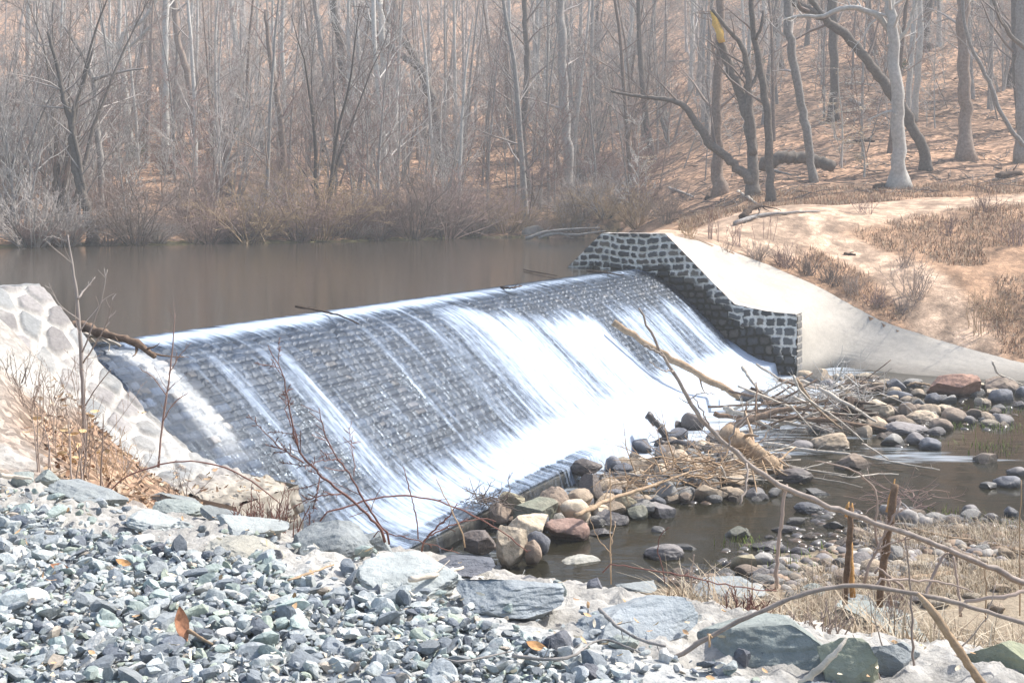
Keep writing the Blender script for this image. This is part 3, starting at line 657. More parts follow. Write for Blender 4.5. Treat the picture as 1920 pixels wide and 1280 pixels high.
# ================================================================== materials for things
BARK = dict(
    grey=mat('bark_grey', (.29, .27, .245), .95, .1, (3, .35), (9, .8, .03), rand=.25),
    dark=mat('bark_dark', (.15, .13, .11), .95, .1, (3, .4), (9, .8, .03), rand=.25),
    pale=mat('bark_pale', (.46, .44, .40), .9, .1, (2.5, .3), (6, .4, .02), rand=.12),
    brown=mat('bark_brown', (.23, .18, .145), .95, .1, (3, .4), (9, .8, .03), rand=.25))
TWIG = dict(
    cane=mat('twig_cane', (.28, .235, .20), .9, .15, (9, .35), (30, .5, .004), rand=.1),
    grey=mat('twig_grey', (.37, .33, .30), .95, .1, rand=.3), dark=mat('twig_dark', (.22, .18, .155), .95, .1, rand=.25),
    pale=mat('twig_pale', (.52, .49, .45), .95, .1, rand=.15), brown=mat('twig_brown', (.33, .26, .215), .95, .1, rand=.25),
    rose=mat('twig_rose', (.30, .215, .185), .95, .1, rand=.3), rust=mat('twig_rust', (.40, .29, .18), .95, .1, rand=.2),
    red=mat('twig_red', (.17, .08, .062), .7, .3, rand=.2), tan=mat('twig_tan', (.42, .29, .18), .9, .15, (6, .3), rand=.15))
WOOD = dict(
    bleached=mat('wood_bleached', (.50, .44, .36), .9, .15, (5, .35), (14, .6, .02), rand=.12),
    brown=mat('wood_brown', (.21, .145, .10), .9, .15, (5, .45), (14, .8, .03), rand=.2),
    tan=mat('wood_tan', (.36, .26, .17), .9, .15, (5, .4), (14, .7, .02), rand=.15),
    grey=mat('wood_grey', (.27, .25, .23), .9, .15, (5, .4), (14, .7, .02), rand=.15),
    wet=mat('wood_wet', (.075, .065, .06), .4, .4, (5, .4), (14, .7, .02)),
    dark=mat('wood_dark', (.085, .06, .045), .9, .15, (5, .5), (10, .9, .04)),
    orange=mat('wood_splinter', (.52, .30, .12), .85, .2, (20, .35), (40, .6, .01)),
    yellow=mat('wood_fresh', (.80, .50, .13), .8, .2, (6, .2), (20, .5, .02)))

# ================================================================== branching
def limb(rng, p, d, length, r0, r1, n=6, wob=.12, up=.15):
    d = np.asarray(d, float); d /= np.linalg.norm(d); pts = [np.asarray(p, float)]; st = length / (n - 1)
    for i in range(n - 1):
        d = d + rng.normal(0, wob, 3) + np.array([0, 0, up]) / n; d /= np.linalg.norm(d); pts.append(pts[-1] + d * st)
    return np.array(pts), np.linspace(r0, r1, n), d
def side_dir(rng, d, ang):
    a = rng.normal(0, 1, 3); a -= a.dot(d) * d; a /= np.linalg.norm(a)
    return d * math.cos(ang) + a * math.sin(ang)
def twigs(tb, rng, pts, rad, lvl, num, lfrac, tipr=.006, ang=(.5, 1.1), up=.2, start=.25):
    L = np.linalg.norm(np.diff(pts, axis=0), axis=1).sum(); n = len(pts)
    for _ in range(num):
        u = start + (1 - start) * rng.random() ** .8; x = u * (n - 1); i = min(int(x), n - 2); f = x - i
        p = pts[i] * (1 - f) + pts[i + 1] * f; r = rad[i] * (1 - f) + rad[i + 1] * f; d = pts[i + 1] - pts[i]; d /= np.linalg.norm(d) + 1e-9
        ln = L * lfrac * rng.uniform(.6, 1.25) * (1.15 - .6 * u); dd = side_dir(rng, d, rng.uniform(*ang))
        rr = max(r * .6, tipr * 1.2)
        q, rq, _ = limb(rng, p, dd, ln, rr, tipr, 5 if lvl > 0 else 4, .13, up)
        tb.tube(q, rq, 4 if rr > .03 else 3)
        if lvl > 0: twigs(tb, rng, q, rq, lvl - 1, max(2, int(num * (.55 if lvl > 1 else .7))), lfrac * .95, tipr, ang, up)

def make_tree(kind, seed, H, r0, bark, twig, name='bare_tree'):
    """returns root Empty with trunk and crown (own origin at the base)"""
    rng = rnd(seed); T = Tubes(); K = Tubes()
    root = empty(name, (0, 0, 0))
    if kind == 'pole':
        pts, rad, _ = limb(rng, (0, 0, -.4), (rng.normal(0, .03), rng.normal(0, .03), 1), H, r0, r0 * .28, 14, .03, .05); rad[0] *= 1.35
        T.tube(pts, rad, 8, rough=.06, rng=rng)
        nb = 19
        for k in range(nb):
            u = rng.uniform(.10, .98); x = u * 13; i = min(int(x), 12); p = pts[i] + (pts[i + 1] - pts[i]) * (x - i)
            d = side_dir(rng, np.array([0, 0, 1.]), rng.uniform(.5, 1.1)); ln = H * rng.uniform(.13, .26) * (1.25 - .7 * u)
            q, rq, _ = limb(rng, p, d, ln, rad[i] * .34, .012, 7, .13, .35); K.tube(q, rq, 4); twigs(K, rng, q, rq, 2, 6, .42, .0075)
    elif kind == 'fan':
        ns = rng.integers(3, 6)
        for k in range(ns):
            a = rng.uniform(0, 6.28); sp = rng.uniform(.08, .38)
            pts, rad, _ = limb(rng, (.1 * math.cos(a), .1 * math.sin(a), -.3), (math.cos(a) * sp, math.sin(a) * sp, 1), H * rng.uniform(.7, 1.05), r0 * rng.uniform(.6, 1), .015, 11, .075, .12)
            T.tube(pts, rad, 6, rough=.06, rng=rng)
            for j in range(9):
                u = rng.uniform(.18, .95); x = u * 10; i = min(int(x), 9); p = pts[i] + (pts[i + 1] - pts[i]) * (x - i); d0 = pts[i + 1] - pts[i]; d0 /= np.linalg.norm(d0)
                q, rq, _ = limb(rng, p, side_dir(rng, d0, rng.uniform(.35, .8)), H * rng.uniform(.16, .34) * (1.2 - .6 * u), rad[i] * .5, .010, 7, .1, .3)
                K.tube(q, rq, 4); twigs(K, rng, q, rq, 2, 6, .42, .0065, (.35, .9), .35)
    elif kind == 'bush':
        for k in range(56):
            a = rng.uniform(0, 6.28); sp = rng.uniform(.1, 1.15)
            pts, rad, _ = limb(rng, (.25 * math.cos(a), .25 * math.sin(a), -.15), (math.cos(a) * sp, math.sin(a) * sp, 1), H * rng.uniform(.55, 1.05), r0 * rng.uniform(.5, 1), .008, 7, .1, -.05 if sp > .7 else .1)
            (T if k < 12 else K).tube(pts, rad, 3); twigs(K, rng, pts, rad, 2, 6, .42, .0055, (.35, 1.1), .1)
    elif kind == 'whip':
        pts, rad, _ = limb(rng, (0, 0, -.2), (rng.normal(0, .08), rng.normal(0, .08), 1), H, r0, .01, 10, .05, .1); T.tube(pts, rad, 5); twigs(K, rng, pts, rad, 2, 22, .26, .0065, (.5, 1.2), .25, .1)
    T.build('trunk' if kind != 'bush' else 'stems', BARK[bark], root); K.build('crown', TWIG[twig], root)
    return root

PROTO = {}
for k, args in dict(
    pa=('pole', 1, 17, .20, 'grey', 'grey'), pb=('pole', 2, 15, .15, 'brown', 'brown'), pc=('pole', 3, 19, .27, 'dark', 'dark'), pd=('pole', 4, 16, .17, 'pale', 'grey'),
    pe=('pole', 5, 12, .09, 'grey', 'rose'), pf=('pole', 6, 18, .23, 'pale', 'pale'), pg=('pole', 16, 14, .12, 'grey', 'brown'),
    fa=('fan', 7, 10, .11, 'grey', 'grey'), fb=('fan', 8, 12, .15, 'dark', 'dark'), fc=('fan', 9, 9, .09, 'grey', 'rose'), fd=('fan', 10, 13, .13, 'grey', 'pale'),
    wa=('whip', 21, 7, .04, 'grey', 'grey'), wb=('whip', 22, 6, .035, 'brown', 'rose'), wc=('whip', 23, 8, .05, 'grey', 'grey'), wd=('whip', 24, 5, .03, 'grey', 'pale'),
    ba=('bush', 11, 3.4, .03, 'dark', 'rose'), bb=('bush', 12, 3.0, .028, 'dark', 'grey'), bc=('bush', 13, 2.6, .026, 'brown', 'rust'), bd=('bush', 14, 3.2, .03, 'dark', 'brown')).items():
    nm = {'pole': 'bare_tree', 'fan': 'multi_stem_tree', 'bush': 'bare_shrub', 'whip': 'bare_sapling'}[args[0]]
    PROTO[k] = [make_tree(*args, name=nm), False]
def plant(k, loc, rz, sc, label, cat, group=None, tilt=(0, 0)):
    pr, used = PROTO[k]
    o = copy_tree(pr) if used else pr; PROTO[k][1] = True
    o.location = loc; o.rotation_euler = (tilt[0], tilt[1], rz); o.scale = sc if hasattr(sc, '__len__') else (sc,) * 3
    for key in ('label', 'category', 'group'):
        if key in o: del o[key]
    tag(o, label, cat, group); return o

R = rnd(100)
# shoreline shrubs, each at its place along the far waterline
shrubs = [(60, 463, 150, 'bb', 'pale grey upright shrub at the far left of the pond edge'), (125, 461, 95, 'bb', 'small grey shrub with a dark base, second from the left on the pond edge'),
    (205, 459, 80, 'bd', 'low brown shrub between the dark leaning trunk and the big fan shrub'), (255, 458, 140, 'bd', 'tall fan shaped brown shrub on the far pond edge at the left'),
    (395, 455, 95, 'ba', 'low wide reddish shrub drooping at the waterline'), (470, 456, 120, 'bc', 'rusty orange tinted shrub on the far waterline'),
    (560, 453, 130, 'ba', 'dark based reddish shrub in the middle of the far waterline'), (600, 450, 145, 'bc', 'rust coloured shrub standing behind the dark based reddish one'), (655, 450, 100, 'ba', 'low tangled reddish shrub hanging over the water'),
    (712, 447, 105, 'ba', 'reddish shrub just left of the green mossy shore'), (775, 445, 145, 'bd', 'vase shaped brown shrub above the green mossy shore'), (835, 446, 150, 'ba', 'large dark reddish shrub standing nearest the middle of the green shore'),
    (890, 443, 90, 'bd', 'small brown shrub right of the large dark reddish one'), (950, 441, 90, 'bc', 'straw brown shrub by the grey boulder on the shore'),
    (1060, 432, 60, 'bc', 'low straw coloured shrub behind the end of the wall'), (1130, 428, 75, 'bc', 'straw brown brush directly behind the far wall'), (1195, 425, 82, 'bc', 'tawny brush between the wall and the trail'), (1250, 418, 70, 'bd', 'brown brush left of the red stems beside the trail')]
for px, py, h, k, lab in shrubs:
    p = hit(px, py, 40); H0 = {'ba': 3.4, 'bb': 3.0, 'bc': 2.6, 'bd': 3.2}[k]; sc = .95 * h / FPX * p[1] / H0
    plant(k, tuple(p), R.uniform(0, 6.28), (sc * 1.25, sc * 1.25, sc), lab, 'shrub', 'bare shrubs along the far pond edge')
for j in range(34):
    px = R.uniform(-20, 1130); p = hit(px, 470 - px * .026 - 6, 40)
    plant(str(R.choice(['ba', 'bd', 'ba', 'bb'])), (p[0], p[1] + .3, .05), R.uniform(0, 6.28), (.55, .55, R.uniform(.3, .5)), 'knee high dark twiggy bush right at the far waterline', 'bush', 'low bushes at the far waterline')
# low understorey behind them
for j in range(46):
    px = R.uniform(-60, 1230); Y = R.uniform(62, 84) ; x = (px - HX) / FPX * Y; z = float(ground(x, Y))
    if z < .12: continue
    plant(str(R.choice(['ba', 'bb', 'bd', 'bb', 'ba'])), (x, Y, z - .05), R.uniform(0, 6.28), R.uniform(.5, 1.05), 'bare twiggy undergrowth shrub set back among the trees behind the pond', 'shrub', 'undergrowth shrubs among the trees')

# ---- single trees that stand out: outlines given as polylines, each at the distance where its foot meets the slope
def feature_tree(stems, label, base=None, bark='dark', twig='dark', Y=None, tw=10, name='bare_tree', cat='tree', depth=.5, lvl=2, flare=1.5, tfrac=.35, seed=None, twr=.008):
    """stems: list of lists (px,py,half width px); first point of first stem is the foot"""
    rng = rnd(seed if seed is not None else int(abs(stems[0][0][0] * 7 + stems[0][0][1])))
    b = hit(stems[0][0][0], stems[0][0][1], 44) if Y is None else None
    Y0 = b[1] if Y is None else Y
    T = Tubes(); K = Tubes(); org = P(stems[0][0][0], stems[0][0][1], Y0)
    for si, st in enumerate(stems):
        pts = np.array([P(a, c, Y0) for a, c, w in st]); rad = np.array([w / FPX * Y0 for a, c, w in st])
        u = np.linspace(0, 1, len(pts)); pts[:, 1] += depth * np.sin(u * 2.2 + si) * (rng.random() - .5) * (u > 0) * 2
        n = max(8, len(pts) * 4); q = resample(np.column_stack([pts, rad]), n)
        pp, rr = q[:, :3] - org, q[:, 3].copy()
        if si == 0: rr[:2] *= (flare, 1 + (flare - 1) * .35); pp[0, 2] -= .25
        pp[1:-1] += rng.normal(0, rr[1:-1, None] * .18, (n - 2, 3))
        T.tube(pp, rr, 9, rough=.07, rng=rng, cap=True)
        if tw: twigs(K, rng, pp, np.maximum(rr * .6, .012), lvl, tw, tfrac, twr, (.5, 1.2), .15, .35 if si == 0 else .15)
    root = empty(name, tuple(org)); T.build('trunk', BARK[bark], root)
    if K.V: K.build('crown', TWIG[twig], root)
    tag(root, label, cat); return root
feature_tree([[(1685, 352, 15), (1682, 300, 13), (1680, 200, 12), (1672, 120, 11), (1665, 40, 10), (1658, -30, 9), (1655, -120, 7)],
              [(1670, 62, 6), (1645, 30, 6), (1600, 14, 5), (1565, 20, 5), (1540, 34, 4), (1505, 30, 3.5), (1470, 36, 2.5)],
              [(1664, 88, 4), (1690, 72, 4), (1702, 55, 3), (1712, 20, 3), (1722, -10, 2)], [(1688, 215, 3.5), (1672, 208, 3), (1650, 214, 2), (1620, 228, 1.2)]],
             'smooth pale beech with flared roots and an arched white limb beside the trail', bark='pale', twig='pale', tw=9, flare=2.1)
feature_tree([[(1736, 318, 11), (1733, 285, 10), (1716, 245, 10), (1692, 200, 10), (1655, 150, 10), (1622, 105, 9), (1585, 65, 9), (1545, 32, 8), (1500, 12, 7), (1460, -15, 7), (1420, -50, 5)],
              [(1550, 35, 6), (1532, 12, 6), (1505, -25, 5)]], 'dark trunk leaning far to the left behind the pale beech', tw=7, bark='dark')
feature_tree([[(1812, 302, 15), (1811, 250, 12), (1809, 150, 11.5), (1808, 50, 11), (1807, -60, 10)]], 'thick straight brown-grey trunk standing alone right of the beech', bark='brown', twig='grey', tw=3, flare=1.7)
feature_tree([[(1917, 300, 12), (1915, 240, 11), (1914, 120, 10), (1912, 0, 9), (1910, -80, 8)]], 'grey trunk with a mossy foot cut by the right edge of the picture', bark='grey', twig='grey', tw=3)
feature_tree([[(1935, 285, 5), (1905, 255, 4.5), (1880, 215, 4), (1866, 170, 4), (1845, 125, 3.6), (1822, 80, 3.4), (1812, 40, 3), (1808, -30, 3)]], 'slim crooked tree curving up to cross the thick straight trunk', bark='grey', twig='grey', tw=4, Y=62)
feature_tree([[(1960, 130, 5), (1920, 92, 4.5), (1888, 68, 4), (1866, 30, 3.5), (1852, -20, 3)]], 'slanting dark limb reaching in from the right at the top', bark='dark', twig='grey', tw=3, Y=58, flare=1)
bt = feature_tree([[(1412, 366, 12), (1413, 300, 10), (1408, 230, 10), (1396, 185, 9.5), (1378, 145, 9), (1352, 76, 8)],
              [(1413, 290, 8), (1405, 200, 8), (1404, 130, 6), (1392, 82, 5), (1365, 55, 4), (1335, 18, 3)],
              [(1410, 340, 10), (1386, 318, 9), (1360, 292, 8), (1330, 272, 8), (1318, 245, 8), (1300, 222, 6.5), (1285, 200, 6), (1262, 188, 5), (1230, 184, 4), (1190, 180, 3), (1145, 172, 2)],
              [(1402, 168, 4), (1418, 148, 3.5), (1424, 120, 3)]],
             'dark twisted multi stemmed tree with one limb snapped off in a bright yellow splinter', tw=7)
sp = Tubes(); o0 = np.array(bt.location); Yb = o0[1]
sp.tube(resample(np.array([P(1353, 80, Yb), P(1349, 60, Yb), P(1342, 46, Yb), P(1338, 30, Yb), P(1331, 20, Yb)]) - o0, 8), np.array([.19, .20, .17, .14, .15, .12, .08, .02]), 6, True, .35, rnd(3)); sp.build('splintered_end', WOOD['yellow'], bt)
feature_tree([[(1446, 378, 8), (1444, 300, 8), (1440, 220, 7.5), (1430, 140, 7), (1416, 70, 6), (1410, 10, 5), (1408, -60, 4)], [(1417, 75, 3), (1426, 50, 3), (1432, 20, 2.5)]], 'slim dark upright tree right of the snapped tree', tw=9)
feature_tree([[(1527, 342, 7), (1516, 280, 8), (1504, 200, 8), (1490, 130, 8), (1478, 60, 8), (1475, -40, 7)]], 'grey-brown trunk leaning slightly left, beyond the arched fallen log', bark='grey', twig='grey', tw=5)
feature_tree([[(1350, 368, 14), (1345, 310, 11), (1342, 250, 10), (1345, 150, 9), (1350, 50, 8), (1352, -50, 7)]], 'pale brown trunk with a split foot behind the snapped tree', bark='brown', twig='brown', tw=5)
feature_tree([[(1068, 378, 9), (1060, 352, 6), (1050, 330, 5), (1046, 300, 5), (1042, 280, 4), (1048, 262, 3)]], 'short crooked dark red-brown snag at the foot of the hill', bark='brown', twig='brown', tw=5, name='dead_snag', cat='snag')
feature_tree([[(1066, 376, 11), (1065, 300, 10), (1058, 200, 9), (1055, 100, 8), (1050, 0, 8), (1048, -80, 7)]], 'straight grey trunk rising behind the short crooked snag', bark='grey', twig='grey', tw=6)
feature_tree([[(990, 384, 10), (987, 340, 8), (985, 300, 8), (978, 260, 7), (985, 200, 6), (990, 120, 6), (984, 30, 5), (980, -60, 4)], [(984, 305, 5), (972, 288, 4), (962, 282, 3)]], 'dark crooked trunk just above the straw brush on the far bank', tw=8)
feature_tree([[(832, 330, 12), (826, 280, 11), (815, 220, 11), (803, 165, 10), (790, 130, 9), (770, 95, 7), (745, 62, 6), (730, 35, 6), (705, 12, 5), (690, -12, 5)],
              [(788, 128, 7), (768, 115, 6), (742, 96, 6), (715, 75, 5), (697, 55, 5), (692, 38, 5), (700, 15, 4), (712, -5, 3)]], 'large dark tree with two snaking limbs against the grey wood at top centre', tw=9, tfrac=.3)
feature_tree([[(173, 456, 11), (165, 400, 9), (150, 350, 8), (140, 300, 7), (135, 225, 6), (120, 190, 5), (110, 130, 4), (90, 60, 3)], [(162, 390, 5), (150, 300, 4), (135, 230, 4), (140, 200, 4), (160, 150, 3), (175, 90, 2)]], 'dark trunk with a swollen foot at the left pond edge', tw=12, twig='grey')
feature_tree([[(190, 400, 6), (188, 300, 6), (180, 230, 6), (176, 160, 5), (162, 115, 5), (140, 85, 3), (120, 50, 2)], [(176, 150, 4), (195, 145, 3), (230, 135, 2), (270, 128, 1.5)]], 'slender grey tree forking in a wide crown at upper left', bark='grey', twig='grey', tw=12)
feature_tree([[(312, 305, 7), (311, 200, 6.5), (309, 100, 6), (311, 0, 6), (314, -80, 5)]], 'tall straight pale trunk in the left wood', bark='pale', twig='pale', tw=6)
feature_tree([[(245, 300, 8), (240, 220, 7), (232, 150, 6), (225, 100, 6), (230, 60, 5), (262, 45, 4), (290, 10, 3), (300, -20, 3)], [(228, 100, 4), (262, 72, 3), (300, 30, 2.5)], [(225, 102, 5), (212, 88, 4), (198, 80, 3), (190, 40, 3)]], 'pale antlered tree with forked white limbs at the top left', bark='pale', twig='pale', tw=10)
feature_tree([[(372, 280, 9), (362, 200, 8), (352, 150, 7), (335, 90, 6), (325, 20, 6), (320, -60, 5)]], 'brown trunk leaning left in the left wood', bark='brown', twig='grey', tw=5)
feature_tree([[(432, 375, 8), (430, 330, 8), (425, 260, 8), (422, 235, 7)]], 'broken off brown stump trunk without a crown in the left wood', bark='brown', twig='grey', tw=2, name='dead_snag', cat='snag')
feature_tree([[(654, 288, 10), (650, 200, 9), (640, 100, 8), (628, 40, 7), (622, -40, 7)]], 'thick dark grey-brown trunk right of the left wood centre', bark='dark', twig='grey', tw=5)
feature_tree([[(637, 310, 6), (628, 240, 6), (612, 160, 5.5), (600, 80, 5), (588, 0, 4), (585, -50, 4)]], 'smooth slim grey-green tree leaning left beside the thick trunk', bark='grey', twig='grey', tw=7)
feature_tree([[(730, 318, 8), (728, 240, 7), (722, 150, 7), (716, 80, 6), (712, 0, 6)]], 'pale smooth trunk left of the large two limbed tree', bark='pale', twig='pale', tw=6)
feature_tree([[(535, 380, 8), (533, 330, 7), (530, 240, 6), (520, 170, 5), (505, 90, 4), (500, 20, 3)]], 'brown trunk rising out of the rusty shrubs', bark='brown', twig='rose', tw=10)
feature_tree([[(1735, 92, 9), (1736, 50, 8), (1738, 0, 8), (1740, -60, 7)]], 'thick dark trunk on the upper path near a white marker', bark='dark', twig='grey', tw=3)
feature_tree([[(1700, 232, 5), (1703, 150, 5), (1712, 60, 5), (1716, -40, 4)]], 'thin pale trunk, left one of the pair right of the beech', bark='pale', twig='pale', tw=4)
feature_tree([[(1712, 225, 6), (1718, 140, 6), (1722, 60, 6), (1720, -40, 5)]], 'pale trunk, right one of the pair right of the beech', bark='pale', twig='pale', tw=4)
feature_tree([[(1562, 222, 9), (1563, 150, 8), (1560, 60, 9), (1556, -50, 9)]], 'broad dark trunk deep behind the leaning dark trunk', bark='dark', twig='grey', tw=3)
feature_tree([[(1464, 130, 6), (1458, 70, 6), (1452, 0, 6), (1450, -40, 6)]], 'dark grey trunk high on the slope right of the snapped tree', bark='dark', twig='grey', tw=3)
# hillside wood
marks = []
def avoid(px, Y): return any(abs(px - a) < 14 and abs(Y - b) < 6 for a, b in marks)
n = 0; tries = 0
while n < 262 and tries < 3000:
    tries += 1
    Y = 58 + 92 * R.random() ** .75; px = R.uniform(-220, 2140); x = (px - HX) / FPX * Y; z = float(ground(x, Y))
    if z < .3 or Y > 118: continue
    if px > 1200 and Y < 68: continue
    if px > 1250 and R.random() < .62: continue
    left = px < 900
    if Y < 74 and left: k = str(R.choice(['fa', 'fb', 'fc', 'fd', 'pe', 'pe', 'fa', 'pg']))
    elif left: k = str(R.choice(['pa', 'pb', 'pd', 'pe', 'pf', 'fa', 'fc', 'fd', 'pg']))
    else: k = str(R.choice(['pa', 'pb', 'pc', 'pd', 'pe', 'pf', 'pe', 'pg', 'fa']))
    lab, grp = {'pa': ('tall straight bare grey tree among many in the hillside wood', 'grey trees in the hillside wood'), 'pb': ('straight bare brown tree among many in the hillside wood', 'brown trees in the hillside wood'),
        'pc': ('big dark trunked bare tree high in the hillside wood', 'big dark trees in the hillside wood'), 'pd': ('straight bare tree with light grey bark in the hillside wood', 'light barked trees in the hillside wood'),
        'pe': ('thin bare young tree in the hillside wood', 'thin young trees in the hillside wood'), 'pf': ('tall bare tree with whitish trunk and limbs in the hillside wood', 'whitish trees in the hillside wood'),
        'pg': ('slim grey trunked tree with brownish twigs in the hillside wood', 'slim brown twigged trees in the hillside wood'),
        'fa': ('bare grey tree fanning out from several stems near the pond', 'grey fan trees behind the pond'), 'fb': ('bare dark tree fanning out from several stems near the pond', 'dark fan trees behind the pond'),
        'fc': ('bare pinkish twigged tree fanning out from several stems', 'pinkish fan trees behind the pond'), 'fd': ('bare pale twigged tree fanning out from several stems', 'pale fan trees behind the pond')}[k]
    plant(k, (x, Y, z - .1), R.uniform(0, 6.28), R.uniform(.75, 1.15), lab, 'tree', grp, tilt=(R.normal(0, .035), R.normal(0, .035))); n += 1

n = 0
while n < 250:
    Y = 58 + 55 * R.random(); px = R.uniform(-150, 2060); x = (px - HX) / FPX * Y; z = float(ground(x, Y))
    if z < .25 or (px > 1200 and Y < 66) or (px > 1250 and R.random() < .45): continue
    k = str(R.choice(['wa', 'wb', 'wc', 'wd'])); lab, grp = {'wa': ('thin grey leafless sapling among the taller trees', 'thin grey saplings'), 'wb': ('thin leafless sapling with pinkish brown twigs among the taller trees', 'pinkish saplings'),
        'wc': ('taller wispy grey leafless sapling among the trees', 'wispy grey saplings'), 'wd': ('small pale leafless sapling among the taller trees', 'small pale saplings')}[k]
    plant(k, (x, Y, z - .05), R.uniform(0, 6.28), R.uniform(.7, 1.25), lab, 'sapling', grp, tilt=(R.normal(0, .08), R.normal(0, .08))); n += 1
# far-off wood that reads as one mass
def distant_wood():
    rng = rnd(500); T = Tubes()
    for i in range(420):
        Y = rng.uniform(112, 235); x = rng.uniform(-.5, .5) * Y; z = float(ground(x, Y)); H = rng.uniform(11, 18)
        pts, rad, _ = limb(rng, (x, Y, z - .4), (rng.normal(0, .04), 0, 1), H, rng.uniform(.1, .28), .04, 6, .03, 0); T.tube(pts, rad, 4)
        for j in range(10):
            u = rng.uniform(.2, .98); i_ = min(int(u * 5), 4); p = pts[i_] + (pts[i_ + 1] - pts[i_]) * (u * 5 - i_)
            q, rq, _ = limb(rng, p, side_dir(rng, np.array([0, 0, 1.]), rng.uniform(.4, 1)), H * .25, .05, .02, 4, .12, .3); T.tube(q, rq, 3)
            for m_ in range(5):
                d, dr, _ = limb(rng, q[rng.integers(1, 4)], side_dir(rng, np.array([0, 0, 1.]), rng.uniform(.3, 1.1)), H * .12, .022, .012, 3, .1, .2); T.tube(d, dr, 3)
    tag(T.build('distant_wood', TWIG['grey']), kind='stuff')
distant_wood()

# fallen logs and small woody litter on the hill
def log(pts, r0, r1, m, name, label, cat, group=None, k=9, rough=.1, seed=0, stubs=0, wob=.0):
    rng = rnd(seed + int(abs(pts[0][0]) * 31)); pts = np.asarray(pts, float); org = pts[0].copy(); n = max(7, len(pts) * 4)
    q = resample(pts - org, n); rad = np.linspace(r0, r1, n) * (1 + np.minimum(.12, .006 / max(r0, 1e-3) + .03) * rng.normal(0, 1, n)); q[1:-1] += rng.normal(0, 1, (n - 2, 3)) * np.minimum(rad[1:-1, None] * .22, wob or .025)
    T = Tubes(); T.tube(q, rad, k, True, rough, rng)
    for _ in range(stubs):
        i = rng.integers(2, n - 1); d = side_dir(rng, (q[i] - q[i - 1]) / (np.linalg.norm(q[i] - q[i - 1]) + 1e-9), rng.uniform(.5, 1.2)); L = min(rng.uniform(3, 14) * rad[i], rng.uniform(.25, .8))
        a, b, _ = limb(rng, q[i], d, L + rad[i], min(rad[i] * .4, .045), min(rad[i] * .12, .012), 5, .15, .1); T.tube(a, b, 4, True)
    o = T.build(name, m); o.location = org; tag(o, label, cat, group); return o
def hpt(px, py, dz=0): p = hit(px, py, 40); p[2] += dz; return p
a = feature_tree([[(1432, 310, 12), (1460, 296, 12), (1495, 294, 12), (1530, 300, 12), (1562, 313, 11)]], 'arched dark fallen trunk lying behind the snapped tree', bark='dark', tw=0, Y=64, flare=1, name='fallen_tree', cat='log')
hl = [((1585, 272), (1640, 268), .16, 'dark', 'dark earthy root plate of the fallen trunk'), ((1595, 190), (1625, 208), .16, 'grey', 'short pale grey log lying right of the dark broad trunk'), ((1585, 160), (1625, 160), .13, 'bleached', 'short bleached log high on the leafy slope'),
      ((1750, 218), (1800, 205), .08, 'brown', 'thin brown fallen branch left of the thick straight trunk'), ((1420, 78), (1490, 76), .12, 'grey', 'grey log lying far up the slope'), ((1130, 150), (1180, 168), .14, 'brown', 'brown fallen log on the middle slope'),
      ((1165, 205), (1200, 215), .12, 'dark', 'dark short log under the long twisted limb'), ((520, 240), (640, 262), .10, 'brown', 'long thin fallen branch in the left wood'), ((600, 285), (655, 288), .16, 'dark', 'dark log at the foot of the thick left trunk'),
      ((1640, 355), (1700, 340), .12, 'dark', 'dark dead branch at the foot of the beech'), ((1870, 335), (1915, 328), .18, 'dark', 'rotting dark log near the right edge'), ((1325, 375), (1352, 345), .13, 'dark', 'dark log propped left of the snapped tree'),
      ((1255, 355), (1300, 372), .10, 'grey', 'grey branch lying left of the snapped tree'), ((1450, 320), (1530, 345), .06, 'grey', 'thin pale stick leaning right of the slim dark tree'), ((1385, 362), (1420, 385), .09, 'bleached', 'curved bleached branch at the foot of the snapped tree'),
      ((1790, 150), (1830, 140), .08, 'brown', 'small fallen branch behind the thick straight trunk'), ((1240, 120), (1290, 116), .14, 'grey', 'grey log in the middle of the upper slope')]
for (p1, p2, r, m_, lab) in hl:
    log([hpt(*p1, r * .6), (hpt(*p1) + hpt(*p2)) / 2 + np.array([0, 0, r]), hpt(*p2, r * .6)], r, r * .5, WOOD[m_], 'fallen_log', lab, 'log', stubs=3)
log([hpt(1378, 424, .1), hpt(1420, 410, .12), hpt(1470, 404, .1), hpt(1537, 399, .06)], .09, .03, WOOD['grey'], 'fallen_branch', 'long grey fallen branch lying across the edge of the trail', 'branch', stubs=6)
log([hpt(1392, 414, .1), hpt(1412, 405, .35), hpt(1428, 400, .3)], .14, .08, WOOD['dark'], 'fallen_branch', 'short dark branch stub at the trail edge', 'branch', stubs=3)
log([hpt(1582, 478, .04), hpt(1604, 480, .04)], .05, .03, WOOD['dark'], 'fallen_branch', 'small black stick on the sandy trail', 'stick', stubs=2)
def litter():
    rng = rnd(510); T = Tubes()
    for i in range(3200):
        Y = rng.uniform(57, 110); x = rng.uniform(-.42, .43) * Y; z = float(ground(x, Y))
        if z < .15: continue
        a = rng.uniform(0, 3.14); L = rng.uniform(.3, 1.8); d = np.array([math.cos(a), math.sin(a) * .8, 0]); p = np.array([x, Y, z + .06]); q = p + d * L; q[2] = float(ground(q[0], q[1])) + rng.uniform(.03, .3)
        T.tube([p, (p + q) / 2 + rng.normal(0, .06, 3), q], [.03, .025, .012], 3)
    tag(T.build('woody_litter', TWIG['dark']), kind='stuff')
litter()

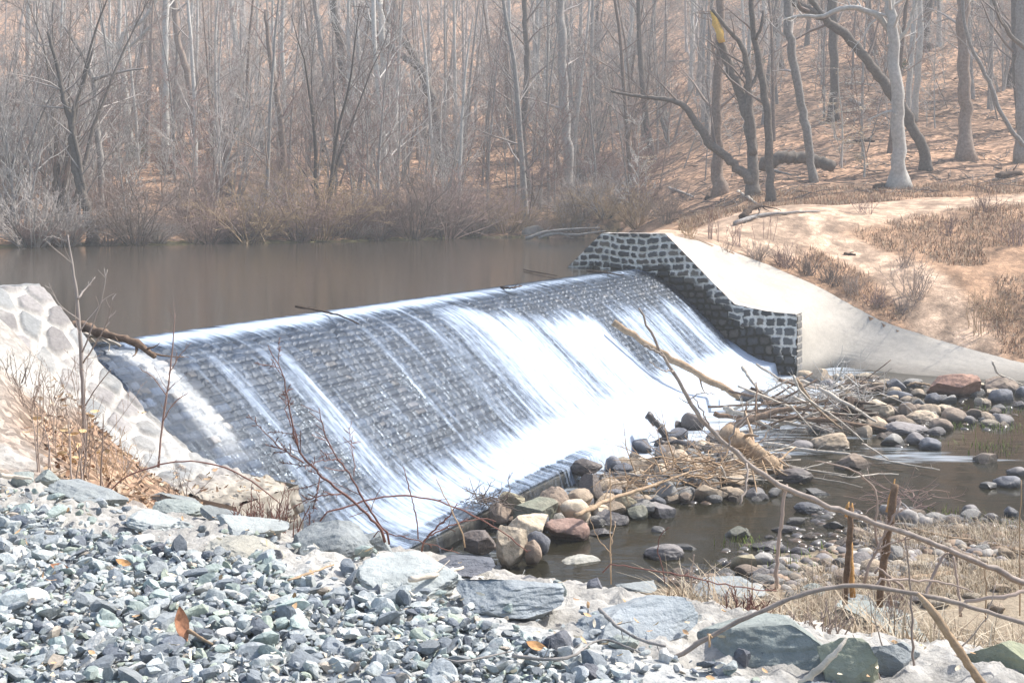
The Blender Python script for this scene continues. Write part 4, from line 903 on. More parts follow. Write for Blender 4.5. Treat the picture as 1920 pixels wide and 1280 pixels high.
# ================================================================== rocks
def ico(n):
    t = (1 + 5 ** .5) / 2
    V = [(-1, t, 0), (1, t, 0), (-1, -t, 0), (1, -t, 0), (0, -1, t), (0, 1, t), (0, -1, -t), (0, 1, -t), (t, 0, -1), (t, 0, 1), (-t, 0, -1), (-t, 0, 1)]
    F = [(0, 11, 5), (0, 5, 1), (0, 1, 7), (0, 7, 10), (0, 10, 11), (1, 5, 9), (5, 11, 4), (11, 10, 2), (10, 7, 6), (7, 1, 8), (3, 9, 4), (3, 4, 2), (3, 2, 6), (3, 6, 8), (3, 8, 9), (4, 9, 5), (2, 4, 11), (6, 2, 10), (8, 6, 7), (9, 8, 1)]
    V = [np.array(v) / math.sqrt(1 + t * t) for v in V]
    for _ in range(n):
        c = {}; G = []
        def mid(a, b):
            k = (min(a, b), max(a, b))
            if k not in c: m = V[a] + V[b]; V.append(m / np.linalg.norm(m)); c[k] = len(V) - 1
            return c[k]
        for a, b, d in F: e, f, g = mid(a, b), mid(b, d), mid(d, a); G += [(a, e, g), (b, f, e), (d, g, f), (e, f, g)]
        F = G
    return np.array(V), np.array(F)
ICO = {n: ico(n) for n in (0, 1, 2, 3, 4, 5)}
def rock_shape(seed, style, n=3):
    rng = rnd(seed); V, F = ICO[n]; V = V.copy()
    cuts, lo, hi, nz = {'round': (11, .66, .95, .075), 'block': (13, .45, .8, .035), 'slab': (15, .40, .8, .045), 'chip': (9, .35, .75, 0)}[style]
    if style == 'round': V *= 1 + .35 * fbm(V[:, 0] * .9 + seed, V[:, 1] * .9, V[:, 2] * .9, seed, 2)[:, None]
    for _ in range(cuts):
        d = rng.normal(0, 1, 3); d /= np.linalg.norm(d); h = rng.uniform(lo, hi); ex = V @ d - h; k = ex > 0
        V[k] -= ex[k, None] * d * (1 if style != 'round' else .75)
    if nz: V *= 1 + nz * 2 * fbm(V[:, 0] * 4, V[:, 1] * 4, V[:, 2] * 4 + seed, seed, 4)[:, None]
    if n >= 4: V *= 1 + .13 * fbm(V[:, 0] * 6, V[:, 1] * 6, V[:, 2] * 9 + seed, seed + 5, 5)[:, None] - .06 * np.abs(fbm(V[:, 0] * 2.5, V[:, 1] * 2.5, V[:, 2] * 7 + seed, seed + 9, 4))[:, None]
    V -= (V.max(0) + V.min(0)) / 2; V /= np.abs(V).max(0)
    return V, F
def stone_mat(name, c, c2=None, rough=.85, wet=True, nb=.3):
    return mat(name, c, rough, .3, (2.2, nb, 8), (6, 1., .045), rand=.2, wet=(WATER_Z + .02, .12) if wet else None, col2=c2)
RM = dict(
    tan=stone_mat('stone_tan', (.50, .39, .27), (.38, .30, .22)), brown=stone_mat('stone_brown', (.31, .235, .175), (.21, .17, .135)), red=stone_mat('stone_red', (.36, .215, .15), (.25, .15, .115)),
    pink=stone_mat('stone_pink', (.40, .25, .20), (.30, .21, .17)), blue=stone_mat('stone_blue', (.19, .195, .21), (.12, .12, .13), .7), dark=stone_mat('stone_dark', (.10, .09, .085), (.15, .12, .10), .5),
    purple=stone_mat('stone_purple', (.31, .285, .27), (.21, .19, .18)), grey=stone_mat('stone_grey', (.33, .31, .28), (.24, .23, .21)), olive=stone_mat('stone_olive', (.27, .25, .17), (.36, .30, .20)),
    green=stone_mat('stone_green', (.17, .185, .14), (.26, .24, .18)), pale=stone_mat('stone_pale', (.62, .52, .38), (.46, .38, .28)))
def rock(px, by, w, h, m, label, style='round', zb=WATER_Z, group=None, name='rock', seed=None, n=3, depth=.8, ground_hit=False, mats=None, tilt=.15, embed=.35, cat='rock'):
    p = on_z(px, by, zb) if not ground_hit else hit(px, by, 2)
    Y = p[1]; ww = w / FPX * Y; hh = h / FPX * Y; s = seed if seed is not None else int(px * 13 + by * 7) % 99991; rng = rnd(s)
    sl = max((by - HY) / FPX, .02)                      # looking down at it: part of the outline's height is depth
    dd = ww * depth; hz = max(hh - dd * sl * .35, hh * .45)
    V, F = rock_shape(s, style, n)
    full = hz / (1 - embed); V = V * np.array([ww / 2, dd / 2, full / 2])
    a = rng.uniform(-.35, .35); ca, sa = math.cos(a), math.sin(a); V[:, :2] = V[:, :2] @ np.array([[ca, sa], [-sa, ca]])
    M = np.array(Matrix.Rotation(rng.uniform(-tilt, tilt), 3, 'Y')); V = V @ M.T
    o = mesh_obj(name, V, F, (mats or RM)[m], sharp=35 if style != 'round' else 60)
    o.location = (p[0], Y + dd * .30, p[2] + hz - full / 2); tag(o, label, cat, group); return o

def c5(x, y, w, h): return 800 + x / 3.2, 780 + y / 3.2, w / 3.2, h / 3.2
def c4(x, y, w, h): return 1280 + x / 3, 640 + y / 3, w / 3, h / 3
def c6(x, y, w, h): return 1380 + x / 3.048, 860 + y / 3.048, w / 3.048, h / 3.048
BIG = [  # crop, x, bottom, w, h, material, style, label
 (c5, 505, 560, 165, 110, 'olive', 'block', 'grey-olive angular rock touching the dam lip beside the brush of dead twigs'),
 (c5, 655, 610, 270, 125, 'green', 'block', 'large grey-green cracked boulder in the near rubble below the dam lip'),
 (c5, 760, 560, 210, 140, 'brown', 'round', 'rounded grey-brown boulder between the cracked grey-green boulder and the foam'),
 (c5, 920, 525, 165, 90, 'tan', 'round', 'oval tan cobble just above the cream striped one'),
 (c5, 892, 608, 185, 110, 'pale', 'round', 'cream tan striped oval stone in the middle of the near rubble'),
 (c5, 990, 470, 180, 125, 'dark', 'block', 'wet black-brown block in the rubble beside the small side cascade'),
 (c5, 1192, 592, 155, 125, 'olive', 'round', 'round lichen-tinted tan boulder at the water under the tan branch'),
 (c5, 1305, 545, 115, 75, 'tan', 'round', 'smooth tan stone right of the lichen-tinted round boulder'),
 (c5, 1265, 622, 135, 85, 'green', 'block', 'small greenish wedge rock standing in the water under the smooth tan stone'),
 (c5, 1415, 612, 175, 90, 'purple', 'block', 'dark slate-purple rock standing alone at the pool edge'),
 (c5, 1105, 655, 240, 110, 'purple', 'block', 'wide flat purple-grey rock sloping into the pool'),
 (c5, 912, 665, 165, 105, 'tan', 'round', 'tan boulder at the end of the bent tan branch'),
 (c5, 690, 665, 95, 90, 'blue', 'round', 'small blue-black stone wedged between tan boulders'),
 (c5, 600, 740, 290, 165, 'pale', 'block', 'big angular tan boulder near the mortar bank'),
 (c5, 850, 755, 270, 145, 'pink', 'block', 'broad pinkish boulder with its foot in the pool'),
 (c5, 665, 798, 155, 115, 'blue', 'round', 'blue-black boulder left of the broad pinkish one'),
 (c5, 505, 850, 205, 200, 'pale', 'block', 'tall angular cream boulder behind the white mortar bank'),
 (c5, 640, 848, 110, 110, 'brown', 'round', 'brown stone half hidden by the mortar bank at the pool corner'),
 (c5, 320, 790, 210, 110, 'dark', 'block', 'dark brown rock under the red bramble arch'),
 (c5, 440, 605, 140, 85, 'brown', 'block', 'brown broken rock under the brush of dead twigs'),
 (c5, 960, 335, 200, 80, 'dark', 'round', 'flat dark wet boulder with water sliding over it at the lip'),
 (c5, 1122, 335, 115, 100, 'blue', 'round', 'domed blue-brown boulder right below the falling curtain'),
 (c5, 1268, 352, 155, 125, 'tan', 'block', 'domed tan boulder with a hollow front beside the blue-brown one'),
 (c5, 1380, 335, 125, 85, 'tan', 'block', 'tan broken boulder right of the hollow fronted one'),
 (c5, 1440, 358, 160, 80, 'brown', 'round', 'low brown boulder in front of the tan round one'),
 (c5, 1440, 258, 135, 88, 'brown', 'round', 'brown boulder at the edge of the white foam'),
 (c5, 1530, 312, 200, 115, 'tan', 'round', 'large rounded tan boulder below the grey forked driftwood'),
 (c5, 1290, 222, 135, 88, 'blue', 'block', 'pointed blue-black rock surrounded by foam'),
 (c5, 1512, 142, 115, 75, 'blue', 'block', 'square blue-black rock right of the forked driftwood'),
 (c5, 1500, 82, 85, 55, 'dark', 'round', 'small dark stone left of the split brown-black boulder'),
 (c5, 1602, 86, 150, 108, 'dark', 'round', 'split brown-black boulder out in the foam'),
 (c5, 1455, 515, 180, 130, 'grey', 'block', 'grey-brown block at the pool edge under the tangled sticks'),
 (c5, 1690, 518, 155, 115, 'tan', 'block', 'pale tan faceted boulder mirrored in the still pool'),
 (c5, 1640, 412, 160, 80, 'purple', 'block', 'grey rock behind the pale faceted boulder'),
 (c5, 1225, 405, 210, 65, 'brown', 'round', 'long brown rock lying beneath the thin crossing stick'),
 (c5, 1205, 455, 160, 65, 'tan', 'round', 'low tan rock behind the bent tan branch'),
 (c5, 1395, 697, 105, 38, 'grey', 'slab', 'thin pale flat stone just breaking the pool surface'),
 (c5, 1430, 860, 250, 98, 'purple', 'round', 'grey whale-backed rock in the near part of the pool'),
 (c5, 1560, 802, 140, 38, 'grey', 'slab', 'flat grey stone behind the whale-backed rock'),
 (c5, 1860, 733, 135, 72, 'green', 'block', 'greenish wedge stone with a pale rim in the pool'),
 (c5, 1045, 722, 160, 50, 'purple', 'slab', 'low flat stone washed by foam right of the pinkish boulder'),
 (c4, 400, 337, 195, 78, 'blue', 'round', 'smooth blue-grey boulder alone in the white foam near the far wall'),
 (c4, 560, 368, 190, 75, 'brown', 'block', 'brown-grey rock behind the thick log of the driftwood jam'),
 (c4, 785, 238, 125, 88, 'tan', 'block', 'orange-tan block at the top of the driftwood jam'),
 (c4, 690, 240, 110, 55, 'blue', 'slab', 'flat blue stone with foam pouring round it by the wall end'),
 (c4, 950, 242, 85, 62, 'tan', 'block', 'small orange-tan rock at the foot of the concrete apron'),
 (c4, 1210, 275, 115, 66, 'blue', 'block', 'squarish blue-grey rock at the foot of the concrete apron'),
 (c4, 1228, 332, 155, 62, 'blue', 'round', 'long blue-grey rock below the squarish one'),
 (c4, 1330, 312, 85, 48, 'tan', 'round', 'small pale stone right of the long blue-grey rock'),
 (c4, 1422, 347, 105, 62, 'blue', 'round', 'dark blue-grey stone left of the great red-brown boulder'),
 (c4, 1570, 322, 295, 150, 'red', 'block', 'great cracked red-brown boulder at the foot of the apron'),
 (c4, 1805, 292, 220, 95, 'brown', 'round', 'large brown boulder right of the red-brown one'),
 (c4, 1800, 347, 145, 85, 'blue', 'round', 'blue-grey boulder in front of the large brown one'),
 (c4, 1912, 312, 70, 62, 'blue', 'round', 'blue-grey boulder cut by the right edge'),
 (c4, 1105, 432, 225, 115, 'pale', 'round', 'bright pale tan boulder right of the driftwood root ball'),
 (c4, 1272, 422, 125, 82, 'brown', 'round', 'brown rounded boulder right of the bright pale one'),
 (c4, 1396, 420, 135, 76, 'tan', 'round', 'tan boulder on top of the far rock bar'),
 (c4, 1212, 467, 125, 56, 'brown', 'round', 'small brown oval stone in the middle of the rock bar'),
 (c4, 1362, 462, 195, 78, 'tan', 'round', 'wide tan boulder in the middle of the rock bar'),
 (c4, 1540, 457, 155, 88, 'brown', 'round', 'brown boulder at the right end of the rock bar'),
 (c4, 1100, 510, 135, 90, 'tan', 'round', 'tan boulder with a dark wet hollow beneath it'),
 (c4, 1275, 527, 260, 76, 'purple', 'round', 'long purple-grey saddle shaped rock in the rock bar'),
 (c4, 1462, 502, 135, 72, 'brown', 'round', 'grey-brown boulder behind the dark waterline stones'),
 (c4, 1195, 587, 145, 76, 'grey', 'block', 'grey-tan boulder standing in the riffle'),
 (c4, 1326, 582, 115, 72, 'purple', 'round', 'purple-grey boulder right of the one in the riffle'),
 (c4, 1400, 612, 125, 72, 'blue', 'round', 'blue-grey boulder nearest the riffle on the right'),
 (c4, 1020, 542, 105, 76, 'tan', 'block', 'tan craggy stone at the tip of the crossing pale pole'),
 (c4, 790, 512, 145, 52, 'purple', 'round', 'purple stone under the driftwood jam'),
 (c4, 842, 612, 240, 98, 'tan', 'round', 'broad brown dome rock behind the long floating pole'),
 (c4, 690, 612, 160, 56, 'purple', 'round', 'grey stone left of the broad brown dome'),
 (c4, 970, 717, 200, 95, 'brown', 'block', 'brown peaked rock in front of the long floating pole'),
 (c4, 560, 672, 118, 46, 'brown', 'round', 'small brown stone by the big tan log'),
 (c4, 640, 795, 210, 85, 'dark', 'round', 'dark rock below the end of the big tan log'),
 (c4, 770, 867, 150, 40, 'grey', 'slab', 'thin grey flat stone in the pool under the floating sticks'),
 (c4, 415, 882, 110, 62, 'purple', 'block', 'grey stone at the pool edge under the long leaning stem'),
 (c4, 525, 874, 90, 55, 'grey', 'block', 'small grey broken stone beside the long leaning stem'),
 (c4, 1720, 687, 135, 62, 'brown', 'block', 'small peaked brown rock alone in the stream on the right'),
 (c4, 1890, 757, 115, 56, 'purple', 'round', 'purple stone in the stream by the right edge'),
 (c4, 1842, 822, 165, 68, 'blue', 'round', 'dark rounded rock with dry grass stems by the right edge'),
 (c4, 1725, 830, 100, 42, 'grey', 'slab', 'flat grey rock left of the dark rounded one'),
 (c4, 190, 577, 115, 80, 'brown', 'round', 'brown stone between foam and the big tan log'),
 (c4, 250, 680, 110, 70, 'purple', 'round', 'purple stone under the leaning stem beside the big log'),
 (c6, 1350, 320, 115, 62, 'purple', 'round', 'domed grey stone offshore, left of the right hand pair'),
 (c6, 1467, 352, 85, 45, 'purple', 'round', 'small low stone between two domed ones offshore'),
 (c6, 1582, 330, 95, 60, 'blue', 'round', 'domed blue-grey stone offshore on the right'),
 (c6, 1060, 365, 175, 62, 'grey', 'round', 'broad grey stone at the near shore behind the bare twig cluster'),
 (c6, 1260, 368, 175, 45, 'grey', 'slab', 'flat pale stone at the near shore'),
 (c6, 1290, 432, 115, 62, 'tan', 'round', 'pale tan rounded stone on the straw bank'),
 (c6, 1245, 477, 125, 46, 'purple', 'round', 'low purple-grey stone on the straw bank'),
 (c6, 430, 312, 185, 62, 'blue', 'round', 'dark rounded rock in the pool behind the red cane'),
 (c6, 40, 442, 95, 56, 'green', 'block', 'mossy wedge stone beside the green grass tuft'),
 (c6, 45, 645, 155, 112, 'olive', 'block', 'olive-tan pyramid shaped rock on the near shore'),
 (c6, 150, 622, 155, 92, 'grey', 'round', 'pale grey boulder right of the olive pyramid rock'),
 (c6, 370, 562, 115, 62, 'purple', 'round', 'purple-grey cobble behind the green grass'),
 (c6, 200, 522, 215, 52, 'purple', 'slab', 'long flat grey stone at the waterline'),
 (c6, 520, 632, 105, 52, 'purple', 'round', 'grey cobble left of the split stakes'),
 (c6, 960, 632, 185, 66, 'purple', 'round', 'purple-grey boulder in the straw right of the split stakes'),
 (c6, 1290, 742, 150, 82, 'purple', 'round', 'dark humped boulder in the dry grass'),
 (c6, 1180, 762, 125, 42, 'brown', 'round', 'low brown stone left of the dark humped boulder'),
 (c6, 1570, 547, 75, 50, 'brown', 'round', 'small brown stone standing in straw at the right'),
 (c6, 1590, 422, 115, 46, 'grey', 'round', 'grey stone on the bank by the right edge'),
 (c6, 560, 398, 125, 50, 'grey', 'slab', 'pale flat stone at the waterline left of the stakes'),
]
for f, x, y, w, h, m, st, lab in BIG:
    a, b, c, d = f(x, y, w, h)
    zb = WATER_Z - .01
    zb += .22 if (f is c5 and x < 1100 and y < 620) else (.15 if (f is c5 and x < 720) else 0)
    rock(a, b, c, d, m, lab, st, zb=zb, n=4 if c > 60 else 3)
# heaps of smaller stones filling the bars: individuals copied from a few shapes
pool = []
for k in range(9):
    V, F = rock_shape(900 + k, 'round' if k < 3 else 'block', 3); me = {}
    pool.append((V, F))
MESH = {}
def small_rock(x, y, z, r, m, label, group, sink=.35):
    rng = R; k = int(rng.integers(0, 9)); key = (k, m)
    if key not in MESH:
        o = mesh_obj('cobble', pool[k][0], pool[k][1], RM[m], sharp=55); MESH[key] = o.data
    else:
        o = bpy.data.objects.new('cobble', MESH[key]); C.objects.link(o)
    s = rng.uniform(.8, 1.25); fl = rng.uniform(.5, .8)
    o.scale = (r * s, r / s, r * fl); o.rotation_euler = (rng.normal(0, .15), rng.normal(0, .15), rng.uniform(0, 6.28)); o.location = (x, y, z + r * fl * (1 - 2 * sink))
    tag(o, label, 'cobble', group)
kinds = {'pale': 'small cream cobble', 'tan': 'small tan cobble', 'brown': 'small brown cobble', 'blue': 'small blue-black cobble', 'purple': 'small purple-grey cobble', 'grey': 'small pale grey cobble', 'dark': 'small wet black cobble'}
areas = [([(900, 1010), (1130, 870), (1260, 830), (1420, 860), (1400, 930), (1240, 960), (1050, 1000)], 100, 'in the near rubble bar under the dam lip', ['tan', 'pale', 'tan', 'brown', 'blue', 'grey'], (.10, .24), .10),
         ([(1490, 700), (1640, 700), (1920, 740), (1920, 800), (1760, 815), (1680, 840), (1600, 800), (1500, 760)], 86, 'in the far rock bar below the apron', ['tan', 'brown', 'purple', 'grey', 'tan', 'pale'], (.10, .26), .02),
         ([(1290, 900), (1380, 900), (1480, 930), (1440, 960), (1360, 940)], 10, 'at the end of the pool under the sticks', ['purple', 'grey', 'brown'], (.08, .16), 0),
         ([(1230, 1085), (1400, 1015), (1560, 950), (1760, 960), (1920, 985), (1920, 1060), (1500, 1120), (1300, 1110)], 66, 'scattered on the near stony shore', ['purple', 'grey', 'brown', 'grey', 'tan'], (.06, .19), 0)]
def inside(x, y, poly):
    c = False; n = len(poly)
    for i in range(n):
        x1, y1 = poly[i]; x2, y2 = poly[(i + 1) % n]
        if (y1 > y) != (y2 > y) and x < (x2 - x1) * (y - y1) / (y2 - y1) + x1: c = not c
    return c
for poly, cnt, where, ms, rr, dz in areas:
    W3 = [on_z(a, b, WATER_Z) for a, b in poly]; pp = [(p[0], p[1]) for p in W3]; xs = [p[0] for p in pp]; ys = [p[1] for p in pp]; k = 0
    for _ in range(20000):
        if k >= cnt: break
        x, y = R.uniform(min(xs), max(xs)), R.uniform(min(ys), max(ys))
        if not inside(x, y, pp): continue
        s_, t_ = xy2st(x, y)
        if t_ < TLIP + .35: continue
        z = max(float(ground(x, y)), WATER_Z - .02) + dz * R.random(); m = str(R.choice(ms)); small_rock(x, y, z, R.uniform(*rr), m, kinds[m] + ' ' + where, kinds[m].replace('small ', '') + 's ' + where); k += 1

k = 0
while k < 36:
    p = hit(R.uniform(1230, 1990), R.uniform(1055, 1150), 2)
    if p[1] < 6.2: continue
    m = str(R.choice(['grey', 'purple', 'tan', 'pale'])); small_rock(p[0], p[1], p[2], R.uniform(.035, .10) * p[1] / 9, m, kinds[m] + ' half hidden in the straw at lower right', kinds[m].replace('small ', '') + 's in the straw at lower right'); k += 1
# stones and pebbles too many to count under and between them
def pebbles():
    rng = rnd(77); Vb, Fb = rock_shape(31, 'round', 1); Vs = []; Fs = []; cs = []; n = 0
    pal = np.array([(.30, .25, .19), (.24, .22, .21), (.18, .16, .15), (.36, .33, .29), (.28, .20, .14)])
    polys = [([on_z(a, b, WATER_Z)[:2] for a, b in q[0]]) for q in areas]
    for i in range(5200):
        q = [0, 1, 3, 3][i % 4]; pp = polys[q]; xs = [p[0] for p in pp]; ys = [p[1] for p in pp]
        x, y = rng.uniform(min(xs), max(xs)), rng.uniform(min(ys), max(ys))
        s_, t_ = xy2st(x, y)
        if t_ < TLIP + .25 or not inside(x, y, pp): continue
        r = .02 + .1 * rng.random() ** 2.2; z = max(float(ground(x, y)), WATER_Z - .03); a = rng.uniform(0, 6.28)
        V = Vb * np.array([r * rng.uniform(.8, 1.3), r, r * .6]); V[:, :2] = V[:, :2] @ np.array([[math.cos(a), math.sin(a)], [-math.sin(a), math.cos(a)]])
        Vs.append(V + [x, y, z]); Fs.append(Fb + n); n += len(Vb); cs.append(np.tile(pal[rng.integers(0, 5)] * rng.uniform(.7, 1.2), (len(Vb), 1)))
    tag(mesh_obj('river_pebbles', np.concatenate(Vs), np.concatenate(Fs), mat('pebble_stone', (0, 0, 0), .8, .3, (9, .3), None, attr=True, wet=(WATER_Z + .01, .04)), cols=np.concatenate(cs)), kind='stuff')
pebbles()

# ================================================================== near bank: slabs set in mortar
SM = dict(
    slate=mat('slab_slate', (.225, .24, .245), .85, .25, (3, .25, 9), (9, 1., .035), rand=.12, col2=(.27, .29, .28)),
    blue=mat('slab_blue', (.24, .27, .285), .85, .25, (3, .22, 9), (9, 1., .035), rand=.12, col2=(.33, .35, .355)),
    green=mat('slab_green', (.225, .25, .235), .88, .2, (3, .25, 9), (9, 1., .035), rand=.1, col2=(.30, .325, .30)),
    pale=mat('slab_pale', (.40, .43, .415), .9, .2, (3, .2, 9), (9, .9, .03), rand=.1, col2=(.33, .345, .33)),
    dark=mat('slab_dark', (.10, .11, .125), .8, .3, (5, .35, 9), (12, 1., .03), rand=.12, col2=(.15, .15, .165)),
    tan=mat('slab_tan', (.35, .33, .275), .9, .2, (3, .25, 9), (9, 1., .035), rand=.1, col2=(.43, .42, .37)),
    lichen=mat('slab_lichen', (.25, .265, .235), .9, .2, (2.0, .2, 9), (9, 1., .035), rand=.05, col2=(.32, .33, .20)))
SL = [ # px, bottom, w, h, mat, style, label
 (616, 1036, 150, 66, 'slate', 'block', 'peaked grey slab on the bank top behind the gravel, against the foot of the falls'),
 (700, 1028, 70, 40, 'slate', 'slab', 'low grey slab half buried right of the peaked grey one'),
 (318, 950, 95, 42, 'slate', 'slab', 'slate rock behind the smooth green dome, by the leaf filled pit'),
 (330, 962, 104, 26, 'green', 'round', 'smooth green domed stone in the mortar left of centre'), (408, 975, 76, 28, 'slate', 'slab', 'sloping slate rock right of the smooth green dome'),
 (438, 956, 42, 18, 'slate', 'slab', 'small slate piece by the end of the near abutment'),
 (153, 936, 150, 38, 'slate', 'slab', 'long flat slate slab at the left edge of the leafy pit'), (288, 992, 110, 36, 'pale', 'slab', 'pale flat slab in the mortar above the gravel at left'),
 (467, 1002, 130, 34, 'pale', 'slab', 'pale bluish slab in the mortar in front of the near abutment'), (448, 1046, 150, 36, 'tan', 'slab', 'flat brownish slab edge above the gravel'), (534, 971, 84, 22, 'blue', 'slab', 'thin blue slab lying below the end of the near abutment'),
 (762, 1103, 195, 66, 'pale', 'slab', 'large pale grey-green slab at the edge of the gravel near the centre'), (862, 1068, 134, 34, 'dark', 'slab', 'dark tapering slab behind the large pale one'),
 (950, 1143, 225, 78, 'blue', 'block', 'big blue-grey domed slab right of the large pale one'), (1084, 1077, 92, 44, 'tan', 'block', 'tan-grey split block by the pool corner'), (1030, 1083, 90, 36, 'tan', 'slab', 'flat tan half of the split block by the pool'),
 (1117, 1104, 32, 24, 'dark', 'block', 'small dark pointed stone in the mortar by the pool'), (1205, 1112, 95, 22, 'slate', 'slab', 'long thin dark sliver of slab in the mortar ridge'),
 (1200, 1190, 226, 84, 'blue', 'slab', 'long blue slab lying in white mortar at the centre right'), (1372, 1134, 138, 54, 'slate', 'block', 'two faced dark grey rock on the bank edge under the bramble'),
 (1442, 1228, 240, 104, 'green', 'slab', 'large dark green slab leaning behind the dark cube of stone'), (1422, 1232, 50, 44, 'dark', 'block', 'dark purple cube shaped stone before the large green slab'),
 (1598, 1268, 112, 92, 'lichen', 'block', 'rock with a yellow-green lichen patch at the bottom right'), (1672, 1252, 80, 56, 'slate', 'block', 'grey rock leaning against the lichen patched one'),
 (1700, 1194, 220, 56, 'green', 'slab', 'flat grey-green slab behind the thick broken cane'), (1900, 1262, 150, 84, 'lichen', 'slab', 'lichen tinged slab with a hollow beneath it at the right edge'),
 (1613, 1142, 72, 34, 'slate', 'block', 'small slate rock beyond the mortar under the stakes'), (1048, 1224, 72, 50, 'dark', 'block', 'dark blue faceted stone at the gravel edge above the twigs'), (1102, 1276, 62, 36, 'dark', 'block', 'dark faceted stone at the bottom near the centre'),
 (1702, 1228, 52, 26, 'slate', 'block', 'small grey stone between mortar lumps at bottom right'), (1168, 1212, 60, 26, 'green', 'block', 'small greenish stone below the long blue slab'), (398, 1052, 0, 0, '', '', ''),
 (1020, 1115, 40, 26, 'dark', 'block', 'small dark wedge stone at the right foot of the big domed slab'), (1003, 1140, 48, 26, 'green', 'block', 'pale green stone at the right foot of the big domed slab'), (1050, 1108, 30, 24, 'green', 'block', 'greenish stone above the pale green one'),
 (515, 1048, 26, 22, 'dark', 'block', 'small dark cube at the end of the brownish slab'), (300, 1040, 40, 26, 'dark', 'block', 'blackish stone standing proud of the gravel at left'), (34, 908, 50, 30, 'green', 'block', 'green-grey pointed stone at the left edge of the bank'), (85, 900, 45, 24, 'green', 'block', 'broken green-grey stone above the flat slate slab'),
 (1395, 1235, 34, 24, 'dark', 'block', 'small dark stone left of the dark cube'), (1530, 1118, 60, 26, 'green', 'block', 'low green-grey rock beneath the arching cane')]
for px, by, w, h, m, st, lab in SL:
    if w: rock(px, by, w * 1.05, h * (.8 if st == 'slab' else .88), m, lab, st, ground_hit=True, mats=SM, n=5, depth=.95, tilt=.2, embed=.5, cat='stone slab' if st == 'slab' else 'rock', name='stone_slab' if st == 'slab' else 'rock')

# crushed stone, leaves and chips
def gravel():
    rng = rnd(88); chips = []
    for k in range(26):
        V, F = rock_shape(3000 + k, 'chip', 1); V = V * np.array([1, rng.uniform(.6, .95), rng.uniform(.3, .65)]); chips.append((V, F))
    pal = np.array([(.36, .385, .375), (.285, .305, .31), (.205, .225, .24), (.43, .455, .44), (.32, .37, .34), (.14, .155, .175), (.55, .54, .50), (.36, .40, .33), (.40, .35, .29)]); pw = np.array([.19, .17, .15, .15, .11, .07, .08, .05, .03])
    Vs = []; Fs = []; cs = []; n = 0; N = 36000
    Y = 2.6 + (7.0 - 2.6) * rng.random(N) ** .85; X = rng.uniform(-.46, .46, N) * Y; e = edge_e(X, Y)
    # ragged edge of the spread, fading into mortar to the right
    lim = -.45 - .30 * sstep(-2, 0, X) - .42 * sstep(-.2, .8, X) - .6 * sstep(.6, 1.6, X) + .55 * fbm(X * 2.2, Y * 2.2, 0, 66, 4)
    keep = (e < lim) | ((e < lim + .5) & (rng.random(N) < .10)); X, Y = X[keep], Y[keep]; Z = ground(X, Y)
    lift = rng.random(len(X)) ** 2; fine = rng.random(len(X)) < .4
    for i in range(len(X)):
        V, F = chips[rng.integers(0, 26)]; r = .5 * np.clip(rng.lognormal(-3.24, .45), .016, .12) * (.38 if fine[i] else 1)
        M = np.array(Matrix.Rotation(rng.uniform(0, 6.28), 3, 'Z') @ Matrix.Rotation(rng.normal(0, .45), 3, 'X') @ Matrix.Rotation(rng.normal(0, .45), 3, 'Y'))
        Vs.append((V * r) @ M.T + [X[i], Y[i], Z[i] + r * .1 + .026 * lift[i]]); Fs.append(F + n); n += len(V)
        cs.append(np.tile(pal[rng.choice(9, p=pw / pw.sum())] * rng.uniform(.72, 1.2), (len(V), 1)))
    o = mesh_obj('gravel', np.concatenate(Vs), np.concatenate(Fs), mat('crushed_stone', (0, 0, 0), .9, .2, (22, .3, 8), (70, .8, .008), attr=True), smooth=False, cols=np.concatenate(cs))
    tag(o, kind='stuff')
gravel()
def leaf_mesh(rng, L, wd, curl=.4):
    u, v = np.meshgrid(np.linspace(0, 1, 7), np.linspace(-1, 1, 5)); w = np.sin(np.pi * np.clip(u, .02, .98)) ** .7 * wd
    x = (u - .5) * L; y = v * w / 2; z = curl * L * ((u - .5) ** 2 + .5 * (v * w / L) ** 2) + rng.normal(0, .02 * L, u.shape)
    return np.stack([x, y, z], -1).reshape(-1, 3), grid_faces(*u.shape)
def leaves(name, rng, N, fx, L, pal, zoff=.012):
    Vs = []; Fs = []; cs = []; n = 0
    for _ in range(N):
        p = fx(rng)
        if p is None: continue
        x, y, z = p; V, F = leaf_mesh(rng, rng.uniform(*L), rng.uniform(.25, .6) * L[1] * .7)
        M = np.array(Matrix.Rotation(rng.uniform(0, 6.28), 3, 'Z') @ Matrix.Rotation(rng.normal(0, .5), 3, 'X') @ Matrix.Rotation(rng.normal(0, .5), 3, 'Y'))
        Vs.append(V @ M.T + [x, y, z + zoff]); Fs.append(F + n); n += len(V); cs.append(np.tile(np.array(pal[rng.integers(0, len(pal))]) * rng.uniform(.75, 1.15), (len(V), 1)))
    if Vs: tag(mesh_obj(name, np.concatenate(Vs), np.concatenate(Fs), LEAF, cols=np.concatenate(cs)), kind='stuff')
LEAF = mat('dry_leaf', (0, 0, 0), .8, .2, (30, .25), None, attr=True)
tanpal = [(.38, .27, .17), (.31, .20, .12), (.46, .37, .27), (.22, .13, .08), (.48, .39, .29)]
def f1(rng):
    y = 2.6 + 4.2 * rng.random(); x = rng.uniform(-.44, .44) * y
    return (x, y, float(ground(x, y)) + .03) if edge_e(x, y) < 0 else None
leaves('wood_chips', rnd(91), 520, f1, (.02, .045), [(.72, .62, .46), (.62, .48, .30), (.75, .68, .55), (.50, .32, .18)])
